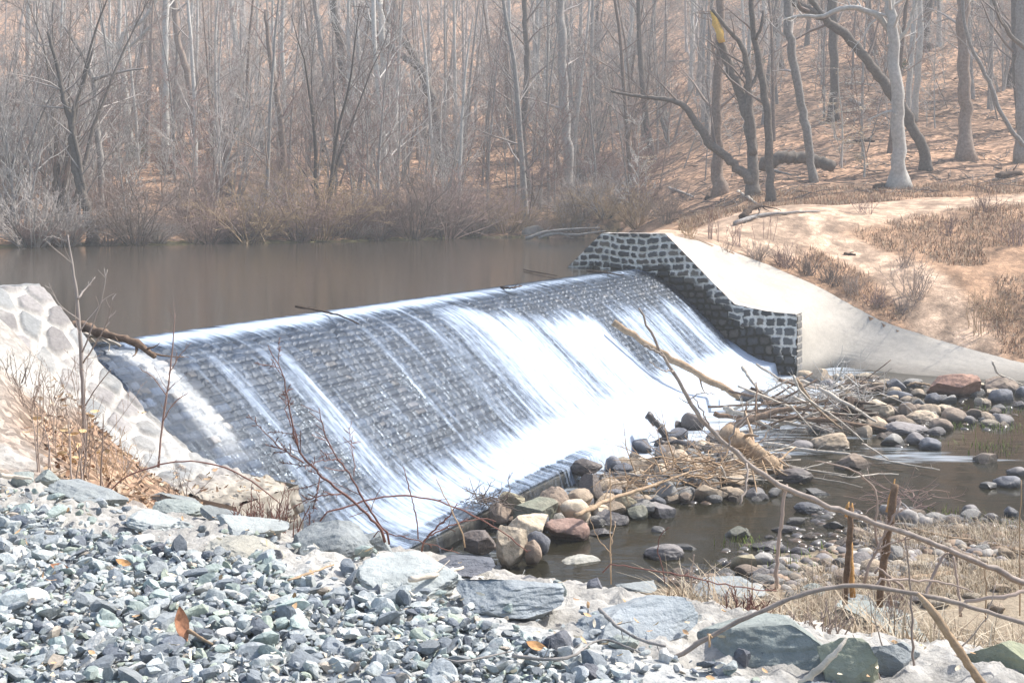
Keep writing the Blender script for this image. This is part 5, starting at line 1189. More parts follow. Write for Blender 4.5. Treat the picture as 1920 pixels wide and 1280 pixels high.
def f2(rng):
    x, y = rng.uniform(-5.4, -1.1), rng.uniform(8.0, 14.6); s, t = xy2st(x, y)
    if s > -2.3 and t < 4.5: return None
    if s > -3.3 and t < 4.4: return (x, y, float(np.interp(t, NW_T, NW_Z)) + .06) if t > 3.1 and rng.random() < .4 else None
    z = float(ground(x, y)); return (x, y, z) if z < .25 and z > -1.9 else None
leaves('leaf_litter', rnd(92), 2600, f2, (.05, .10), tanpal)
# big single leaf standing in the gravel
def big_leaf(px, py, h, label, m, rot, cat='leaf', name='dry_leaf'):
    p = hit(px, py, 2); rng = rnd(int(px)); V, F = leaf_mesh(rng, h / FPX * p[1], .42 * h / FPX * p[1], .5); th = .0015
    M = np.array(Matrix.Rotation(rot, 3, 'Y') @ Matrix.Rotation(.9, 3, 'X')); V = V @ M.T; V[:, 2] -= V[:, 2].min()
    o = mesh_obj(name, V, F, m); o.location = (p[0], p[1], p[2] + .02); tag(o, label, cat); return o
LB = mat('leaf_brown', (.42, .20, .11), .7, .3, (25, .35), (40, .5, .003)); LO = mat('leaf_orange', (.62, .33, .14), .7, .3, (25, .3), (40, .5, .003))
big_leaf(340, 1212, 66, 'large curled brown leaf standing up in the gravel at lower left', LB, 1.35); big_leaf(232, 1070, 30, 'small curled orange-brown leaf lying on the gravel at left', LO, .3); big_leaf(112, 1078, 34, 'dark russet leaf lying flat at the far left of the gravel', LB, .2)
big_leaf(1005, 1228, 40, 'orange-brown leaf lying beneath the dark blue faceted stone', LO, .3)
big_leaf(1470, 1224, 26, 'small tan leaf right of the dark cube of stone', LO, .6)

# ================================================================== driftwood
def wood(f, pts, r, m, label, name='driftwood_branch', cat='driftwood', z=-2.72, mode='up', stubs=2, k=8, tw=0, dY=0., r2=None):
    """pts in crop coordinates; 'up' leans in the plane through its lowest point, 'flat' lies on height z"""
    q = [f(a, b, 0, 0)[:2] for a, b in pts]
    sc = {c5: 3.2, c4: 3.0, c6: 3.048}.get(f, 1.0)
    if mode == 'up':
        j = max(range(len(q)), key=lambda i: q[i][1]); Y0 = FPX * (EYE - z) / (q[j][1] - HY); W3 = [P(a, b, Y0 + dY * (i - j)) for i, (a, b) in enumerate(q)]
    else: W3 = [on_z(a, b, z) for a, b in q]
    Y0 = W3[0][1]; r = r / sc / FPX * Y0; r2 = r * .45 if r2 is None else r2 / sc / FPX * Y0
    o = log(W3, r, r2, WOOD[m], name, label, cat, k=k, stubs=stubs, seed=int(pts[0][1])); return o
full = lambda a, b, w, h: (a, b, w, h)
wood(c4, [(250, 490), (370, 440), (500, 395), (640, 368)], 25, 'brown', 'thick brown log at the left of the driftwood jam', stubs=4)
wood(c4, [(440, 490), (560, 442), (660, 420), (765, 322)], 9, 'brown', 'forked brown branch crossing over the thick log', stubs=5)
wood(c4, [(905, 360), (1000, 388)], 52, 'dark', 'short thick dark sawn stump in the driftwood jam', name='driftwood_stump', stubs=3, r2=50, z=-2.6, k=12)
wood(c4, [(622, 190), (655, 275), (740, 355), (830, 405), (935, 485), (1018, 562)], 7.5, 'bleached', 'long bleached pole slanting down through the driftwood jam', stubs=4)
wood(c4, [(640, 210), (700, 310), (780, 400), (850, 455), (895, 492)], 11, 'tan', 'tan pole beside the long bleached one', stubs=3)
wood(c4, [(908, 108), (893, 165), (868, 232)], 6, 'bleached', 'short upright white stick at the top of the driftwood jam', stubs=2)
wood(c4, [(845, 235), (900, 262), (955, 300), (1000, 332)], 12, 'bleached', 'weathered white branch over the dark stump', stubs=4)
wood(c4, [(960, 228), (1080, 240), (1165, 238)], 11, 'tan', 'tan log lying at the foot of the apron', z=-2.8, stubs=2)
wood(c4, [(1262, 248), (1300, 232), (1350, 236), (1440, 258)], 8, 'tan', 'curved tan log left of the great red-brown boulder', z=-2.8, stubs=2)
wood(c4, [(455, 572), (600, 597), (800, 618), (1000, 642), (1200, 682), (1445, 722)], 12, 'bleached', 'long bleached pole lying across the stream into the riffle', mode='flat', z=-2.84, r2=3, stubs=4)
wood(c4, [(245, 505), (350, 585), (450, 650), (545, 728)], 52, 'tan', 'big torn tan log with a shattered end in the middle of the stream', name='driftwood_log', z=-2.8, stubs=12, r2=38, k=14)
wood(c4, [(515, 676), (650, 712), (820, 742), (960, 768), (1090, 742), (1215, 748)], 8, 'bleached', 'forked bleached branch floating right of the big torn log', mode='flat', z=-2.86, stubs=5)
wood(c4, [(585, 738), (740, 768), (900, 790), (1010, 820)], 5, 'bleached', 'thin white stick floating below the forked bleached branch', mode='flat', z=-2.87, stubs=2)
wood(c4, [(605, 358), (680, 440), (758, 528)], 6, 'bleached', 'pale stick poking down from the jam towards the riffle', z=-2.8)
wood(c4, [(1010, 575), (1060, 600), (1155, 660)], 6, 'bleached', 'short pale stick at the head of the riffle', mode='flat', z=-2.82)
wood(c4, [(1745, 112), (1768, 185), (1830, 205), (1915, 245)], 7, 'bleached', 'bare white crooked branch at the foot of the apron on the right', z=-2.75)
wood(c4, [(440, 560), (540, 552), (700, 556)], 8, 'grey', 'grey stick in the water beneath the jam', mode='flat', z=-2.86)
wood(c4, [(120, 640), (230, 632), (330, 650)], 9, 'bleached', 'pale stick at the left root of the big torn log', mode='flat', z=-2.8)
wood(c5, [(890, 594), (980, 560), (1070, 505), (1230, 455), (1400, 400), (1520, 352), (1640, 322)], 16, 'tan', 'bent tan branch resting on the boulders of the near rubble', z=-2.5, mode='flat', r2=7, stubs=5)
wood(c5, [(1320, -12), (1375, 40), (1420, 90), (1450, 150)], 24, 'wet', 'grey forked driftwood limb standing in the foam', z=-2.75, stubs=2, r2=22)
wood(c5, [(1400, 165), (1470, 150), (1560, 165), (1650, 205)], 17, 'wet', 'wet dark limb lying at the foot of the forked driftwood', mode='flat', z=-2.72, stubs=2)
wood(c5, [(1110, 345), (1230, 352), (1480, 358), (1660, 318)], 6, 'grey', 'thin grey stick crossing the near boulders', z=-2.55, stubs=3)
wood(c5, [(1130, 330), (1250, 350), (1380, 385)], 5, 'grey', 'thin stick under the grey crossing one', z=-2.6, stubs=1)
wood(c5, [(1765, 300), (1790, 350), (1800, 410)], 8, 'bleached', 'short broken white stick above the pale faceted boulder', z=-2.75)
wood(c5, [(1640, 260), (1700, 290), (1790, 330), (1900, 345)], 6, 'tan', 'slender tan stick running to the big torn log', z=-2.7)
wood(full, [(1150, 604), (1195, 634), (1250, 667), (1310, 702), (1386, 744)], 6, 'tan', 'long broken pole leaning over the foot of the falls', z=-2.6, stubs=2, r2=6)
for k in range(34):
    c = on_z(*c4(R.uniform(330, 1000), 0, 0, 0)[:1], 640 + R.uniform(330, 500) / 3, -2.75); c = c + np.array([0, 0, R.random() ** 1.5 * .55]); a = R.normal(-.5, .7); L = R.uniform(.5, 1.5); d = np.array([math.cos(a), math.sin(a) * .8, R.normal(0, .28)]) * L
    kd = ['bleached', 'tan', 'brown', 'dark'][int(R.integers(0, 4))]; r_ = R.uniform(.015, .055) * (1.3 if kd == 'brown' else 1)
    log([c - d, c + R.normal(0, .06, 3), c + d], r_, r_ * .5, WOOD[kd], 'driftwood_branch', {'bleached': 'bleached', 'tan': 'tan', 'brown': 'dark brown', 'dark': 'blackish'}[kd] + ' branch jumbled among others in the driftwood jam', 'driftwood', {'bleached': 'bleached', 'tan': 'tan', 'brown': 'dark brown', 'dark': 'blackish'}[kd] + ' branches in the driftwood jam', stubs=3)
for k in range(14):
    c = on_z(R.uniform(1300, 1500), R.uniform(850, 900), -2.75); a = R.normal(-.3, .6); L = R.uniform(.4, 1.2); d = np.array([math.cos(a), math.sin(a) * .7, R.normal(0, .12)]) * L
    log([c - d, c + R.normal(0, .05, 3), c + d], .022, .01, WOOD['bleached'], 'driftwood_branch', 'bleached stick strewn round the big torn log', 'driftwood', 'bleached sticks round the big torn log', stubs=3)
# crest debris
def crest_wood(pts, z, r, m, label, stubs=2, mode='flat', Y=None):
    W3 = [on_z(a, b, zz) if Y is None else P(a, b, Y) for (a, b), zz in zip(pts, z if hasattr(z, '__len__') else [z] * len(pts))]
    log(W3, r, r * .5, WOOD[m], 'driftwood_branch', label, 'driftwood', stubs=stubs)
crest_wood([(139, 609), (164, 613), (203, 627), (242, 640), (273, 655), (290, 668)], [.25, .27, .22, .15, .06, -.02], .075, 'brown', 'weathered log stranded on the crest against the near abutment', 5)
crest_wood([(146, 625), (190, 632), (225, 648)], [.1, .1, .05], .035, 'bleached', 'pale stick beneath the log on the crest', 3)
crest_wood([(553, 574), (575, 578), (600, 582), (640, 592), (672, 607)], [.16, .12, .07, .03, -.04], .022, 'dark', 'thin dark branch lodged on the crest at left', 2)
crest_wood([(982, 505), (1010, 511), (1045, 517)], .04, .022, 'dark', 'thin dark stick floating before the crest near the middle', 2)
crest_wood([(1100, 507), (1135, 511), (1170, 516)], .03, .028, 'dark', 'dark stick lodged on the crest near the far wall', 2)
crest_wood([(940, 538), (958, 540), (978, 536)], [.03, .06, .06], .03, 'dark', 'small dark clump of twigs caught on the middle of the crest', 7)
# boughs at the far shore, left of the wall
for pts, lab in (([(985, 447), (1020, 436), (1060, 430), (1125, 427)], 'grey dead bough lying along the far shore'), ([(1010, 447), (1030, 437), (1080, 441), (1135, 433)], 'second grey bough crossing the first on the far shore')):
    W3 = [P(a, b, 66) for a, b in pts]; log(W3, .10, .03, WOOD['grey'], 'fallen_branch', lab, 'branch', stubs=6)
rock(1000, 446, 46, 24, 'grey', 'grey boulder at the far waterline beside the dead boughs', 'round', zb=-.02)
def tangle(cx, cy, f, spread, n, m, label, z, L=(.3, 1.1), r=.012, group=None, name='twig_tangle'):
    a, b, _, _ = f(cx, cy, 0, 0); p = on_z(a, b, z); rng = rnd(int(cx)); T = Tubes()
    for i in range(n):
        o = rng.normal(0, 1, 3) * spread * np.array([1, .6, .3]); o[2] = abs(o[2]); d = rng.normal(0, 1, 3) * np.array([1, .7, .45]); q, rq, _ = limb(rng, o, d, rng.uniform(*L), r * rng.uniform(.5, 1.5), .004, 5, .18, 0); T.tube(q, rq, 4)
        if i % 2: twigs(T, rng, q, rq, 0, 3, .5, .004)
    ob = T.build(name, TWIG[m]); ob.location = p; tag(ob, label, 'twigs', group)
tangle(830, 330, c4, .55, 90, 'pale', 'dense tangle of bleached twigs caught in the driftwood jam', -2.55); tangle(700, 470, c4, .5, 60, 'brown', 'dark twigs hanging beneath the driftwood jam', -2.8)
tangle(1640, 330, c5, .45, 60, 'tan', 'loose twigs between the near boulders and the big torn log', -2.7); tangle(380, 520, c5, .16, 70, 'dark', 'dark brush of dead twigs on the dam lip', -2.55, (.1, .4), .007)
tangle(1250, 425, c5, .28, 45, 'tan', 'straw and twigs caught behind the bent tan branch', -2.55, (.15, .5), .006); tangle(1060, 360, c5, .12, 25, 'dark', 'dry leaves and twigs snagged beside the domed blue-brown boulder', -2.6, (.1, .3), .006)
tangle(300, 620, c4, .35, 50, 'grey', 'grey twigs over the root of the big torn log', -2.7); tangle(1000, 270, c4, .4, 40, 'brown', 'brown twigs at the foot of the apron behind the dark stump', -2.75)
tangle(30, 780, c4, .4, 45, 'tan', 'tan twigs piled above the pale faceted boulder', -2.7); tangle(960, 250, c6, .25, 50, 'rose', 'cluster of bare pinkish twigs at the near shore', -2.8, (.2, .7), .006)

# ================================================================== canes, saplings, weeds, straw in front
def near_hit(px, py):
    for k in range(0, 90, 6):
        p = hit(px, py + k, 2)
        if p[1] < 12.5: return p
    return p
def cane(stems, m, label, name='dead_cane', cat='cane', Y=None, tw=0, tfrac=.25, twr=.0018, lvl=0, ylist=None, seed=None, wob=.004, ang=(.5, 1.1), kids='crown', group=None):
    """stems of (px,py,half width px); the foot of the first stem stands on the ground unless Y is given"""
    f = stems[0][0]; rng = rnd(seed if seed is not None else int(f[0] * 3 + f[1])); Y0 = near_hit(f[0], f[1])[1] if Y is None else Y
    org = P(f[0], f[1], Y0); T = Tubes(); K = Tubes()
    for si, st in enumerate(stems):
        ys = ylist[si] if ylist else [Y0] * len(st)
        pts = np.array([P(a, b, y) for (a, b, w), y in zip(st, ys)]); rad = np.array([w / FPX * y for (a, b, w), y in zip(st, ys)]) * (.72 if m is TWIG['red'] else 1)
        if not ylist:
            u = np.linspace(0, 1, len(pts)); pts[:, 1] += (0 if si == 0 else 1) * u * rng.normal(0, .12) + np.sin(u * 2.5) * rng.normal(0, .05)
        n = max(9, len(pts) * 4); q = resample(np.column_stack([pts, rad]), n); pp, rr = q[:, :3] - org, np.maximum(q[:, 3], .0009)
        pp[1:-1] += rng.normal(0, wob, (n - 2, 3)) * .6
        if si == 0: pp[0, 2] -= .04
        T.tube(pp, rr * (1 + .07 * rng.normal(0, 1, n)), 7, True, .05, rng)
        if tw: twigs(K, rng, pp, np.maximum(rr * .6, twr), lvl, tw, tfrac, twr, ang, .1, .2)
    if K.V:
        root = empty(name, tuple(org)); T.build('stem', m, root); K.build(kids, m, root)
    else:
        root = T.build(name, m); root.location = org
    tag(root, label, cat, group); return root
TW = TWIG
cane([[(158, 850, 4.5), (158, 805, 4), (154, 734, 4), (150, 656, 3.8), (145, 578, 3.5), (135, 500, 2.5), (126, 440, 1.2)], [(146, 560, 2), (152, 540, 1.6), (164, 522, 1)], [(154, 660, 1.6), (178, 610, 1.4), (196, 560, 1.2), (206, 505, .8)],
      [(156, 680, 1.6), (190, 640, 1.4), (220, 600, 1.1), (236, 550, .7)], [(148, 600, 1.3), (115, 570, 1), (100, 530, .7)], [(160, 760, 1.5), (185, 720, 1.2), (215, 690, .8)]],
     TW['grey'], 'thin grey sapling standing before the near abutment', 'sapling', 'sapling', tw=5, lvl=0, tfrac=.22)
cane([[(297, 868, 2.2), (303, 800, 2), (315, 720, 1.8), (322, 660, 1.3), (327, 588, .9)], [(305, 790, 1.2), (330, 750, 1), (355, 735, .7)], [(312, 740, 1.1), (290, 700, .9), (270, 690, .6)], [(318, 700, 1), (345, 660, .8), (365, 640, .5)]], TW['rose'], 'slender reddish sapling against the lower dam face', 'sapling', 'sapling', tw=7, tfrac=.22)
cane([[(722, 1000, 4), (700, 978, 3.6), (669, 948, 3.4), (625, 915, 3), (605, 898, 3), (580, 875, 2.8), (563, 860, 2.6), (550, 830, 2.4), (545, 795, 2.2), (535, 740, 1.8), (527, 700, 1.4), (500, 648, .9)],
      [(570, 868, 2), (540, 850, 1.8), (520, 835, 1.5), (500, 813, 1.2), (470, 780, .8)], [(640, 925, 2), (610, 925, 1.5), (575, 932, 1.2), (548, 945, .8)], [(546, 800, 1.4), (528, 770, 1), (520, 745, .7)], [(600, 894, 1.6), (596, 930, 1.3), (590, 955, .9)]],
     TW['red'], 'branching dark red sapling leaning over the lower dam face', 'sapling', 'sapling', tw=14, lvl=1, tfrac=.16)
cane([[(730, 1004, 3), (712, 980, 2.8), (686, 935, 2.6), (660, 885, 2.2), (627, 843, 2), (612, 805, 1.6), (600, 762, 1)], [(664, 892, 1.4), (655, 850, 1.1), (640, 820, .8)], [(640, 860, 1.3), (612, 850, 1), (590, 850, .7)]],
     TW['red'], 'second dark red sapling right of the branching one, with fine twigs', 'sapling', 'sapling', tw=11, lvl=0, tfrac=.2)
cane([[(784, 994, 1.8), (776, 940, 1.6), (766, 905, 1.4), (757, 873, 1)]], TW['red'], 'single straight red stem before the apron')
cane([[(872, 1010, 1.4), (850, 960, 1.2), (828, 920, 1), (818, 897, .8)]], TW['tan'], 'thin straw coloured stalk before the apron')
cane([[(600, 962, 2), (635, 957, 2.2), (690, 940, 2.2), (753, 934, 2.2), (816, 944, 2), (880, 969, 2), (943, 1004, 1.8), (990, 1040, 1.2)]], TW['red'], 'arching red bramble over the foot of the dam', 'bramble', 'bramble', Y=6.6, tw=6, tfrac=.05)
cane([[(190, 930, 2), (235, 893, 2), (300, 872, 2), (360, 868, 2), (420, 882, 2), (480, 915, 1.8), (520, 946, 1.2)]], TW['red'], 'arching red bramble over the leafy pit by the near abutment', 'bramble', 'bramble', Y=8.2, tw=4, tfrac=.05)
cane([[(790, 1020, 2.8), (815, 990, 2.5), (845, 962, 2), (858, 940, 1)], [(800, 1005, 2), (850, 985, 1.8), (905, 975, 1.5), (930, 985, 1)]], TW['red'], 'low forked red bramble at the corner of the dam lip', 'bramble', 'bramble', Y=6.3, tw=6, tfrac=.12)
cane([[(700, 992, 1.5), (760, 1000, 1.5), (810, 1012, 1.2), (862, 1032, 1)]], TW['red'], 'low trailing bramble on the mortar rim', 'bramble', 'bramble', tw=4, tfrac=.1)
# the long stems at the lower right
cane([[(2010, 1132, 6.8), (1920, 1092, 6), (1820, 1048, 5.5), (1700, 1000, 5.1), (1600, 965, 5.1), (1540, 944, 5.1), (1450, 905, 5.1), (1400, 865, 4.7), (1365, 838, 4.7), (1325, 795, 4.2), (1300, 762, 4.2), (1262, 692, 3.6), (1232, 648, 3), (1215, 610, 2.5), (1198, 578, 2.1)],
      [(1262, 695, 1.4), (1240, 690, 1), (1210, 670, .8)], [(1245, 668, 2.1), (1215, 650, 2.7), (1205, 646, 1.7)], [(1330, 800, 1.7), (1318, 770, 1.4), (1300, 745, 0.85)], [(1290, 748, 1.2), (1320, 735, 0.85), (1345, 742, .8)], [(1400, 868, 2.1), (1395, 900, 1.9), (1375, 930, 1.4)], [(1365, 838, 2.1), (1380, 800, 1.7), (1420, 770, 1.3), (1425, 810, 0.85)]],
     TW['cane'], 'long leaning stem reaching from the right edge up over the foot of the falls', 'leaning_stem', 'branch', Y=6.6, tw=3, tfrac=.05, wob=.006)
for a, b, s_ in ((1212, 652, 19), (1290, 752, 8.5), (1302, 745, 7.6), (1262, 800, 12), (1222, 700, 7.6)): pass
cane([[(1236, 1240, 4.7), (1262, 1234, 4.7), (1309, 1200, 4.7), (1376, 1160, 4.4), (1438, 1130, 4.2), (1500, 1104, 4.2), (1550, 1091, 4.2), (1600, 1087, 4.2), (1700, 1101, 4.2), (1800, 1126, 4.2), (1925, 1166, 4.2)]], TW['cane'], 'long cane arching from the gravel up and off the right edge', Y=4.3, wob=.002, tw=3, tfrac=.03)
cane([[(1853, 1300, 9.3), (1800, 1225, 8.5), (1760, 1170, 8.1), (1722, 1112, 7.2), (1712, 1104, 3.4)]], WOOD['tan'], 'thick broken cane leaning at the lower right', 'broken_cane', Y=4.1, wob=.002)
cane([[(1500, 1285, 6), (1520, 1258, 6.8), (1545, 1230, 6), (1575, 1198, 4.2), (1584, 1188, 1.7)]], WOOD['bleached'], 'frayed pale stick poking up beside the lichen patched rock', 'stick', 'stick', Y=3.9)
cane([[(1714, 1290, 2.4), (1716, 1200, 2.2), (1717, 1120, 2), (1712, 1060, 1.5), (1703, 1010, 1.1)]], TW['brown'], 'thin upright stem crossing the arching cane', Y=4.4, tw=3, tfrac=.12)
cane([[(1700, 1290, 1.4), (1660, 1225, 1.3), (1640, 1170, 1.1), (1628, 1110, 0.85)]], TW['brown'], 'fine bent stem left of the thin upright one', Y=4.4)
cane([[(1660, 1285, 1.5), (1635, 1248, 1.4), (1622, 1212, 1.2), (1600, 1190, 0.85)]], TW['brown'], 'short bent stem before the lichen patched rock', Y=4.2)
cane([[(1720, 1285, 1.5), (1800, 1200, 1.4), (1838, 1150, 1.2), (1860, 1085, 0.85)]], TW['brown'], 'fine reddish stem crossing behind the thick broken cane', Y=4.6)
cane([[(1734, 1122, 3), (1755, 1085, 3), (1775, 1050, 2.5), (1784, 1040, 1.7)]], TW['brown'], 'short leaning stub under the long leaning stem', Y=6.4)
cane([[(1801, 1140, 2.7), (1797, 1090, 2.5), (1790, 1045, 1.9)]], TW['brown'], 'upright reddish stub under the long leaning stem', Y=6.4)
cane([[(1848, 1150, 1.4), (1848, 1060, 1)]], TW['tan'], 'thin straw stalk near the right edge', Y=6.6); cane([[(1912, 1140, 1.4), (1914, 1020, 1.2), (1916, 900, 0.85)]], TW['tan'], 'tall thin straw stalk at the right edge', Y=6.8)
cane([[(1455, 1095, 3.8), (1458, 1040, 3.4), (1465, 985, 3.2), (1473, 920, 3), (1476, 908, 2.5)], [(1474, 922, 1.7), (1462, 908, 1.4), (1450, 905, 0.85)]], TW['brown'], 'upright reddish cane standing at the pool side', Y=7.2)
cane([[(1247, 1078, 1.5), (1236, 1040, 1.5), (1236, 1010, 1.4), (1256, 990, 1)]], TW['red'], 'short red stem with a bent tip before the pool', Y=5.9)
cane([[(1146, 1078, 1.4), (1146, 1000, 1.2), (1145, 930, 1), (1144, 880, .8)], [(1147, 1040, 0.85), (1120, 1010, .8), (1105, 970, .5)], [(1147, 1020, .8), (1156, 985, .5)]], TW['tan'], 'pale thin forked stalk before the pool', Y=5.8)
cane([[(1130, 1056, 1.9), (1190, 1057, 1.9), (1260, 1063, 2), (1330, 1078, 2), (1400, 1090, 1.7), (1450, 1098, 1.3)]], TW['red'], 'red bramble lying along the rim of the bank before the pool', 'bramble', 'bramble', Y=5.7, tw=10, tfrac=.06)
cane([[(1296, 1080, 1.4), (1299, 1035, 1.2)]], TW['brown'], 'tiny upright stub before the whale-backed rock', Y=5.8)
# splintered stakes
def stake(pts, m, label, Y, tip=None):
    o = cane([pts], WOOD[m], label, 'split_stake', 'stake', Y=Y, wob=.003)
    if tip:
        T = Tubes(); q = np.array([P(a, b, Y) for a, b in tip]) - np.array(o.location); T.tube(resample(q, 6), np.array([.013, .015, .012, .010, .006, .002]) * Y / 6.4, 5, True, .3, rnd(4)); T.build('splintered_tip', WOOD['orange'], o)
    return o
stake([(1584, 1118, 6), (1586, 1050, 6), (1589, 985, 5.5), (1592, 948, 4.2)], 'brown', 'dark brown split stake, left one of the close pair', 6.9, [(1590, 968), (1588, 952), (1592, 940)])
stake([(1599, 1105, 5.1), (1598, 1040, 4.7), (1597, 975, 4.2), (1596, 955, 3.4)], 'orange', 'orange split stake, right one of the close pair', 6.9, [(1596, 970), (1597, 952), (1598, 942)])
stake([(1649, 1122, 6.8), (1655, 1050, 6.8), (1660, 1000, 7.6), (1668, 950, 7.6), (1676, 905, 6)], 'brown', 'tall leaning split stake with an orange broken top', 6.8, [(1666, 960), (1672, 925), (1678, 897)])
cane([[(1620, 1080, 2.5), (1645, 1030, 2.5), (1665, 990, 2.1), (1690, 940, 1.7)], [(1645, 1030, 1.7), (1680, 1010, 1.4), (1720, 1000, 0.85)]], TW['brown'], 'brown twiggy stem leaning against the tall split stake', Y=6.7, tw=12, lvl=1, tfrac=.2)
cane([[(1672, 1120, 2.5), (1660, 1060, 2.5), (1640, 990, 2.5), (1650, 945, 2), (1640, 910, 1.9), (1612, 888, 1.7), (1570, 872, 1.4), (1530, 865, 1)]], TW['brown'], 'crooked brown stem bending left over the pool behind the stakes', Y=7.0, tw=5, tfrac=.1)
cane([[(1640, 1060, 2.5), (1700, 1105, 3), (1690, 1125, 2.5)]], TW['brown'], 'short reddish stub at the foot of the tall stake', Y=6.5)
log([on_z(1745, 985, -2.85), on_z(1690, 968, -2.75), on_z(1655, 955, -2.7)], .11, .08, WOOD['grey'], 'driftwood_stub', 'mossy log stub lying behind the split stakes', 'driftwood', stubs=2)
log([on_z(1950, 1045, -2.75), on_z(1870, 1022, -2.8), on_z(1760, 1003, -2.8), on_z(1700, 990, -2.8)], .035, .02, WOOD['tan'], 'driftwood_branch', 'thin tan branch lying on the straw bank', 'driftwood', stubs=2)
log([on_z(1780, 1075, -2.8), on_z(1700, 1085, -2.75), on_z(1600, 1083, -2.8)], .04, .02, WOOD['tan'], 'driftwood_branch', 'pale stick lying at the foot of the stakes', 'driftwood', stubs=2)
cane([[(1800, 1125, 3.4), (1860, 1105, 3.8), (1925, 1095, 4.2)]], TW['brown'], 'reddish stick lying across the mortar at the right edge', 'stick', 'stick', Y=5.0); cane([[(1640, 1085, 2.5), (1720, 1092, 2.5), (1790, 1100, 1.7), (1830, 1115, 1.3)]], TW['brown'], 'brown stick lying behind the thick broken cane', 'stick', 'stick', Y=5.1)
# sticks on the gravel
def gstick(pts, m, r, label, tw=3):
    W3 = [hit(a, b, 2) + np.array([0, 0, .05]) for a, b in pts]; log(W3, r, r * .5, m, 'stick', label, 'stick', stubs=tw)
gstick([(1124, 1168), (1160, 1205), (1200, 1228), (1248, 1240)], WOOD['grey'], .0075, 'crooked grey twig joining the foot of the arching cane', 5)
gstick([(960, 1258), (1030, 1268), (1075, 1262), (1110, 1232), (1140, 1226), (1200, 1252)], WOOD['grey'], .006, 'branched grey twig on the gravel at the bottom centre', 6)
gstick([(768, 1110), (800, 1106), (868, 1086)], WOOD['bleached'], .011, 'pale split stick beside the large pale slab', 1); gstick([(540, 1112), (580, 1098), (626, 1082)], WOOD['tan'], .006, 'thin tan stick on the gravel left of centre', 2)
gstick([(348, 1206), (370, 1222), (398, 1236)], WOOD['tan'], .007, 'short tan stick below the large curled leaf', 0); gstick([(0, 908), (30, 910), (60, 914)], WOOD['bleached'], .014, 'bleached stick at the left edge of the bank', 0)
gstick([(198, 938), (250, 942), (300, 940)], WOOD['brown'], .008, 'brown twig lying across the leafy pit', 1)
gstick([(820, 1262), (860, 1272), (960, 1250)], WOOD['grey'], .005, 'thin grey twig at the bottom of the gravel', 5)
cane([[(1330, 1190, 1.7), (1338, 1202, 2.1), (1335, 1220, 0.85)]], TW['tan'], 'dry curled seed husk hanging by the arching cane', 'seed_husk', 'husk', Y=4.2)

# weeds on the left slope
def weed(px, py, H, label, m, n, spread=.35, seed=1, group=None, name='dead_weed', lf=False, r=.004, cat='weed', y0=2, tw=5):
    p = hit(px, py, y0) if y0 > 10 else near_hit(px, py); rng = rnd(seed * 31 + int(px)); T = Tubes(); K = Tubes(); h = H / FPX * p[1]
    for i in range(n):
        a = rng.uniform(0, 6.28); sp = abs(rng.normal(0, spread)); q, rq, _ = limb(rng, (rng.normal(0, .05 + .1 * h), rng.normal(0, .05 + .1 * h), -.04), (math.cos(a) * sp, math.sin(a) * sp, 1), h * rng.uniform(.45, 1.05), r, r * .35, 7, .07, .05)
        T.tube(q, rq, 4); twigs(T, rng, q, rq, 1 if h > .5 else 0, tw, .28, r * .35, (.3, .9), .25)
    root = T.build(name, TWIG[m]); root.location = tuple(p)
    if lf:
        V, F = [], []; c = 0
        for _ in range(lf):
            v, f = leaf_mesh(rng, .07, .035, .6); M = np.array(Matrix.Rotation(rng.uniform(0, 6.28), 3, 'Z') @ Matrix.Rotation(rng.uniform(-1.4, 1.4), 3, 'X')); V.append(v @ M.T + [rng.normal(0, .22 * h), rng.normal(0, .22 * h), rng.uniform(.1, .7) * h]); F.append(f + c); c += len(v)
        mesh_obj('withered_leaves', np.concatenate(V), np.concatenate(F), LTAN, root)
    tag(root, label, cat, group); return root
LTAN = mat('leaf_tan', (.60, .42, .22), .8, .2, (25, .3), (40, .4, .003))
weed(118, 850, 230, 'tall clump of brown dead stems on the white slope at the left', 'brown', 13, .22); weed(150, 890, 190, 'dead weed clump with curled tan leaves at the foot of the grey sapling', 'brown', 9, .3, 2, lf=26)
weed(60, 770, 110, 'small wiry brown weed on the white slope at the far left', 'brown', 16, .5, 3); weed(30, 712, 70, 'dark tangled tuft on the upper white slope at the left edge', 'dark', 18, .8, 4); weed(200, 895, 120, 'low tangle of dry stems right of the grey sapling', 'tan', 16, .6, 5)
weed(95, 895, 150, 'stout brown stems left of the curled tan leaves', 'brown', 6, .12, 6, r=.007, tw=2); weed(140, 905, 150, 'stout brown stems in front of the curled tan leaves', 'brown', 4, .15, 7, r=.007, tw=2); weed(178, 905, 90, 'leaning brown stem left of the leafy pit', 'brown', 1, .5, 8, r=.006, tw=1)
weed(240, 888, 80, 'low grey tangle against the wall stones', 'grey', 18, .8, 9); weed(345, 905, 70, 'dark dead tuft in the leafy pit near the end block', 'dark', 14, .8, 10); weed(500, 962, 90, 'reddish brush growing against the end of the near abutment', 'red', 20, .5, 11, tw=9)
weed(445, 962, 60, 'small reddish brush left of the end of the near abutment', 'red', 14, .5, 12, tw=7); weed(545, 972, 70, 'red twigs at the outer corner of the near abutment', 'red', 12, .6, 13, tw=8); weed(628, 1000, 45, 'low red brush on the mortar rim by the falls', 'red', 9, .6, 19, tw=7)
weed(1420, 1108, 60, 'dark red brush on the bank edge left of the stakes', 'red', 22, .8, 45, tw=9); weed(1540, 1108, 60, 'matted brown brush at the foot of the close pair of stakes', 'brown', 24, 1.1, 16, tw=8); weed(1665, 1100, 110, 'matted reddish brush round the tall leaning stake', 'rose', 24, .8, 17, tw=8)
weed(1690, 1105, 60, 'low brown brush right of the tall leaning stake', 'brown', 16, 1.0, 18, tw=7)
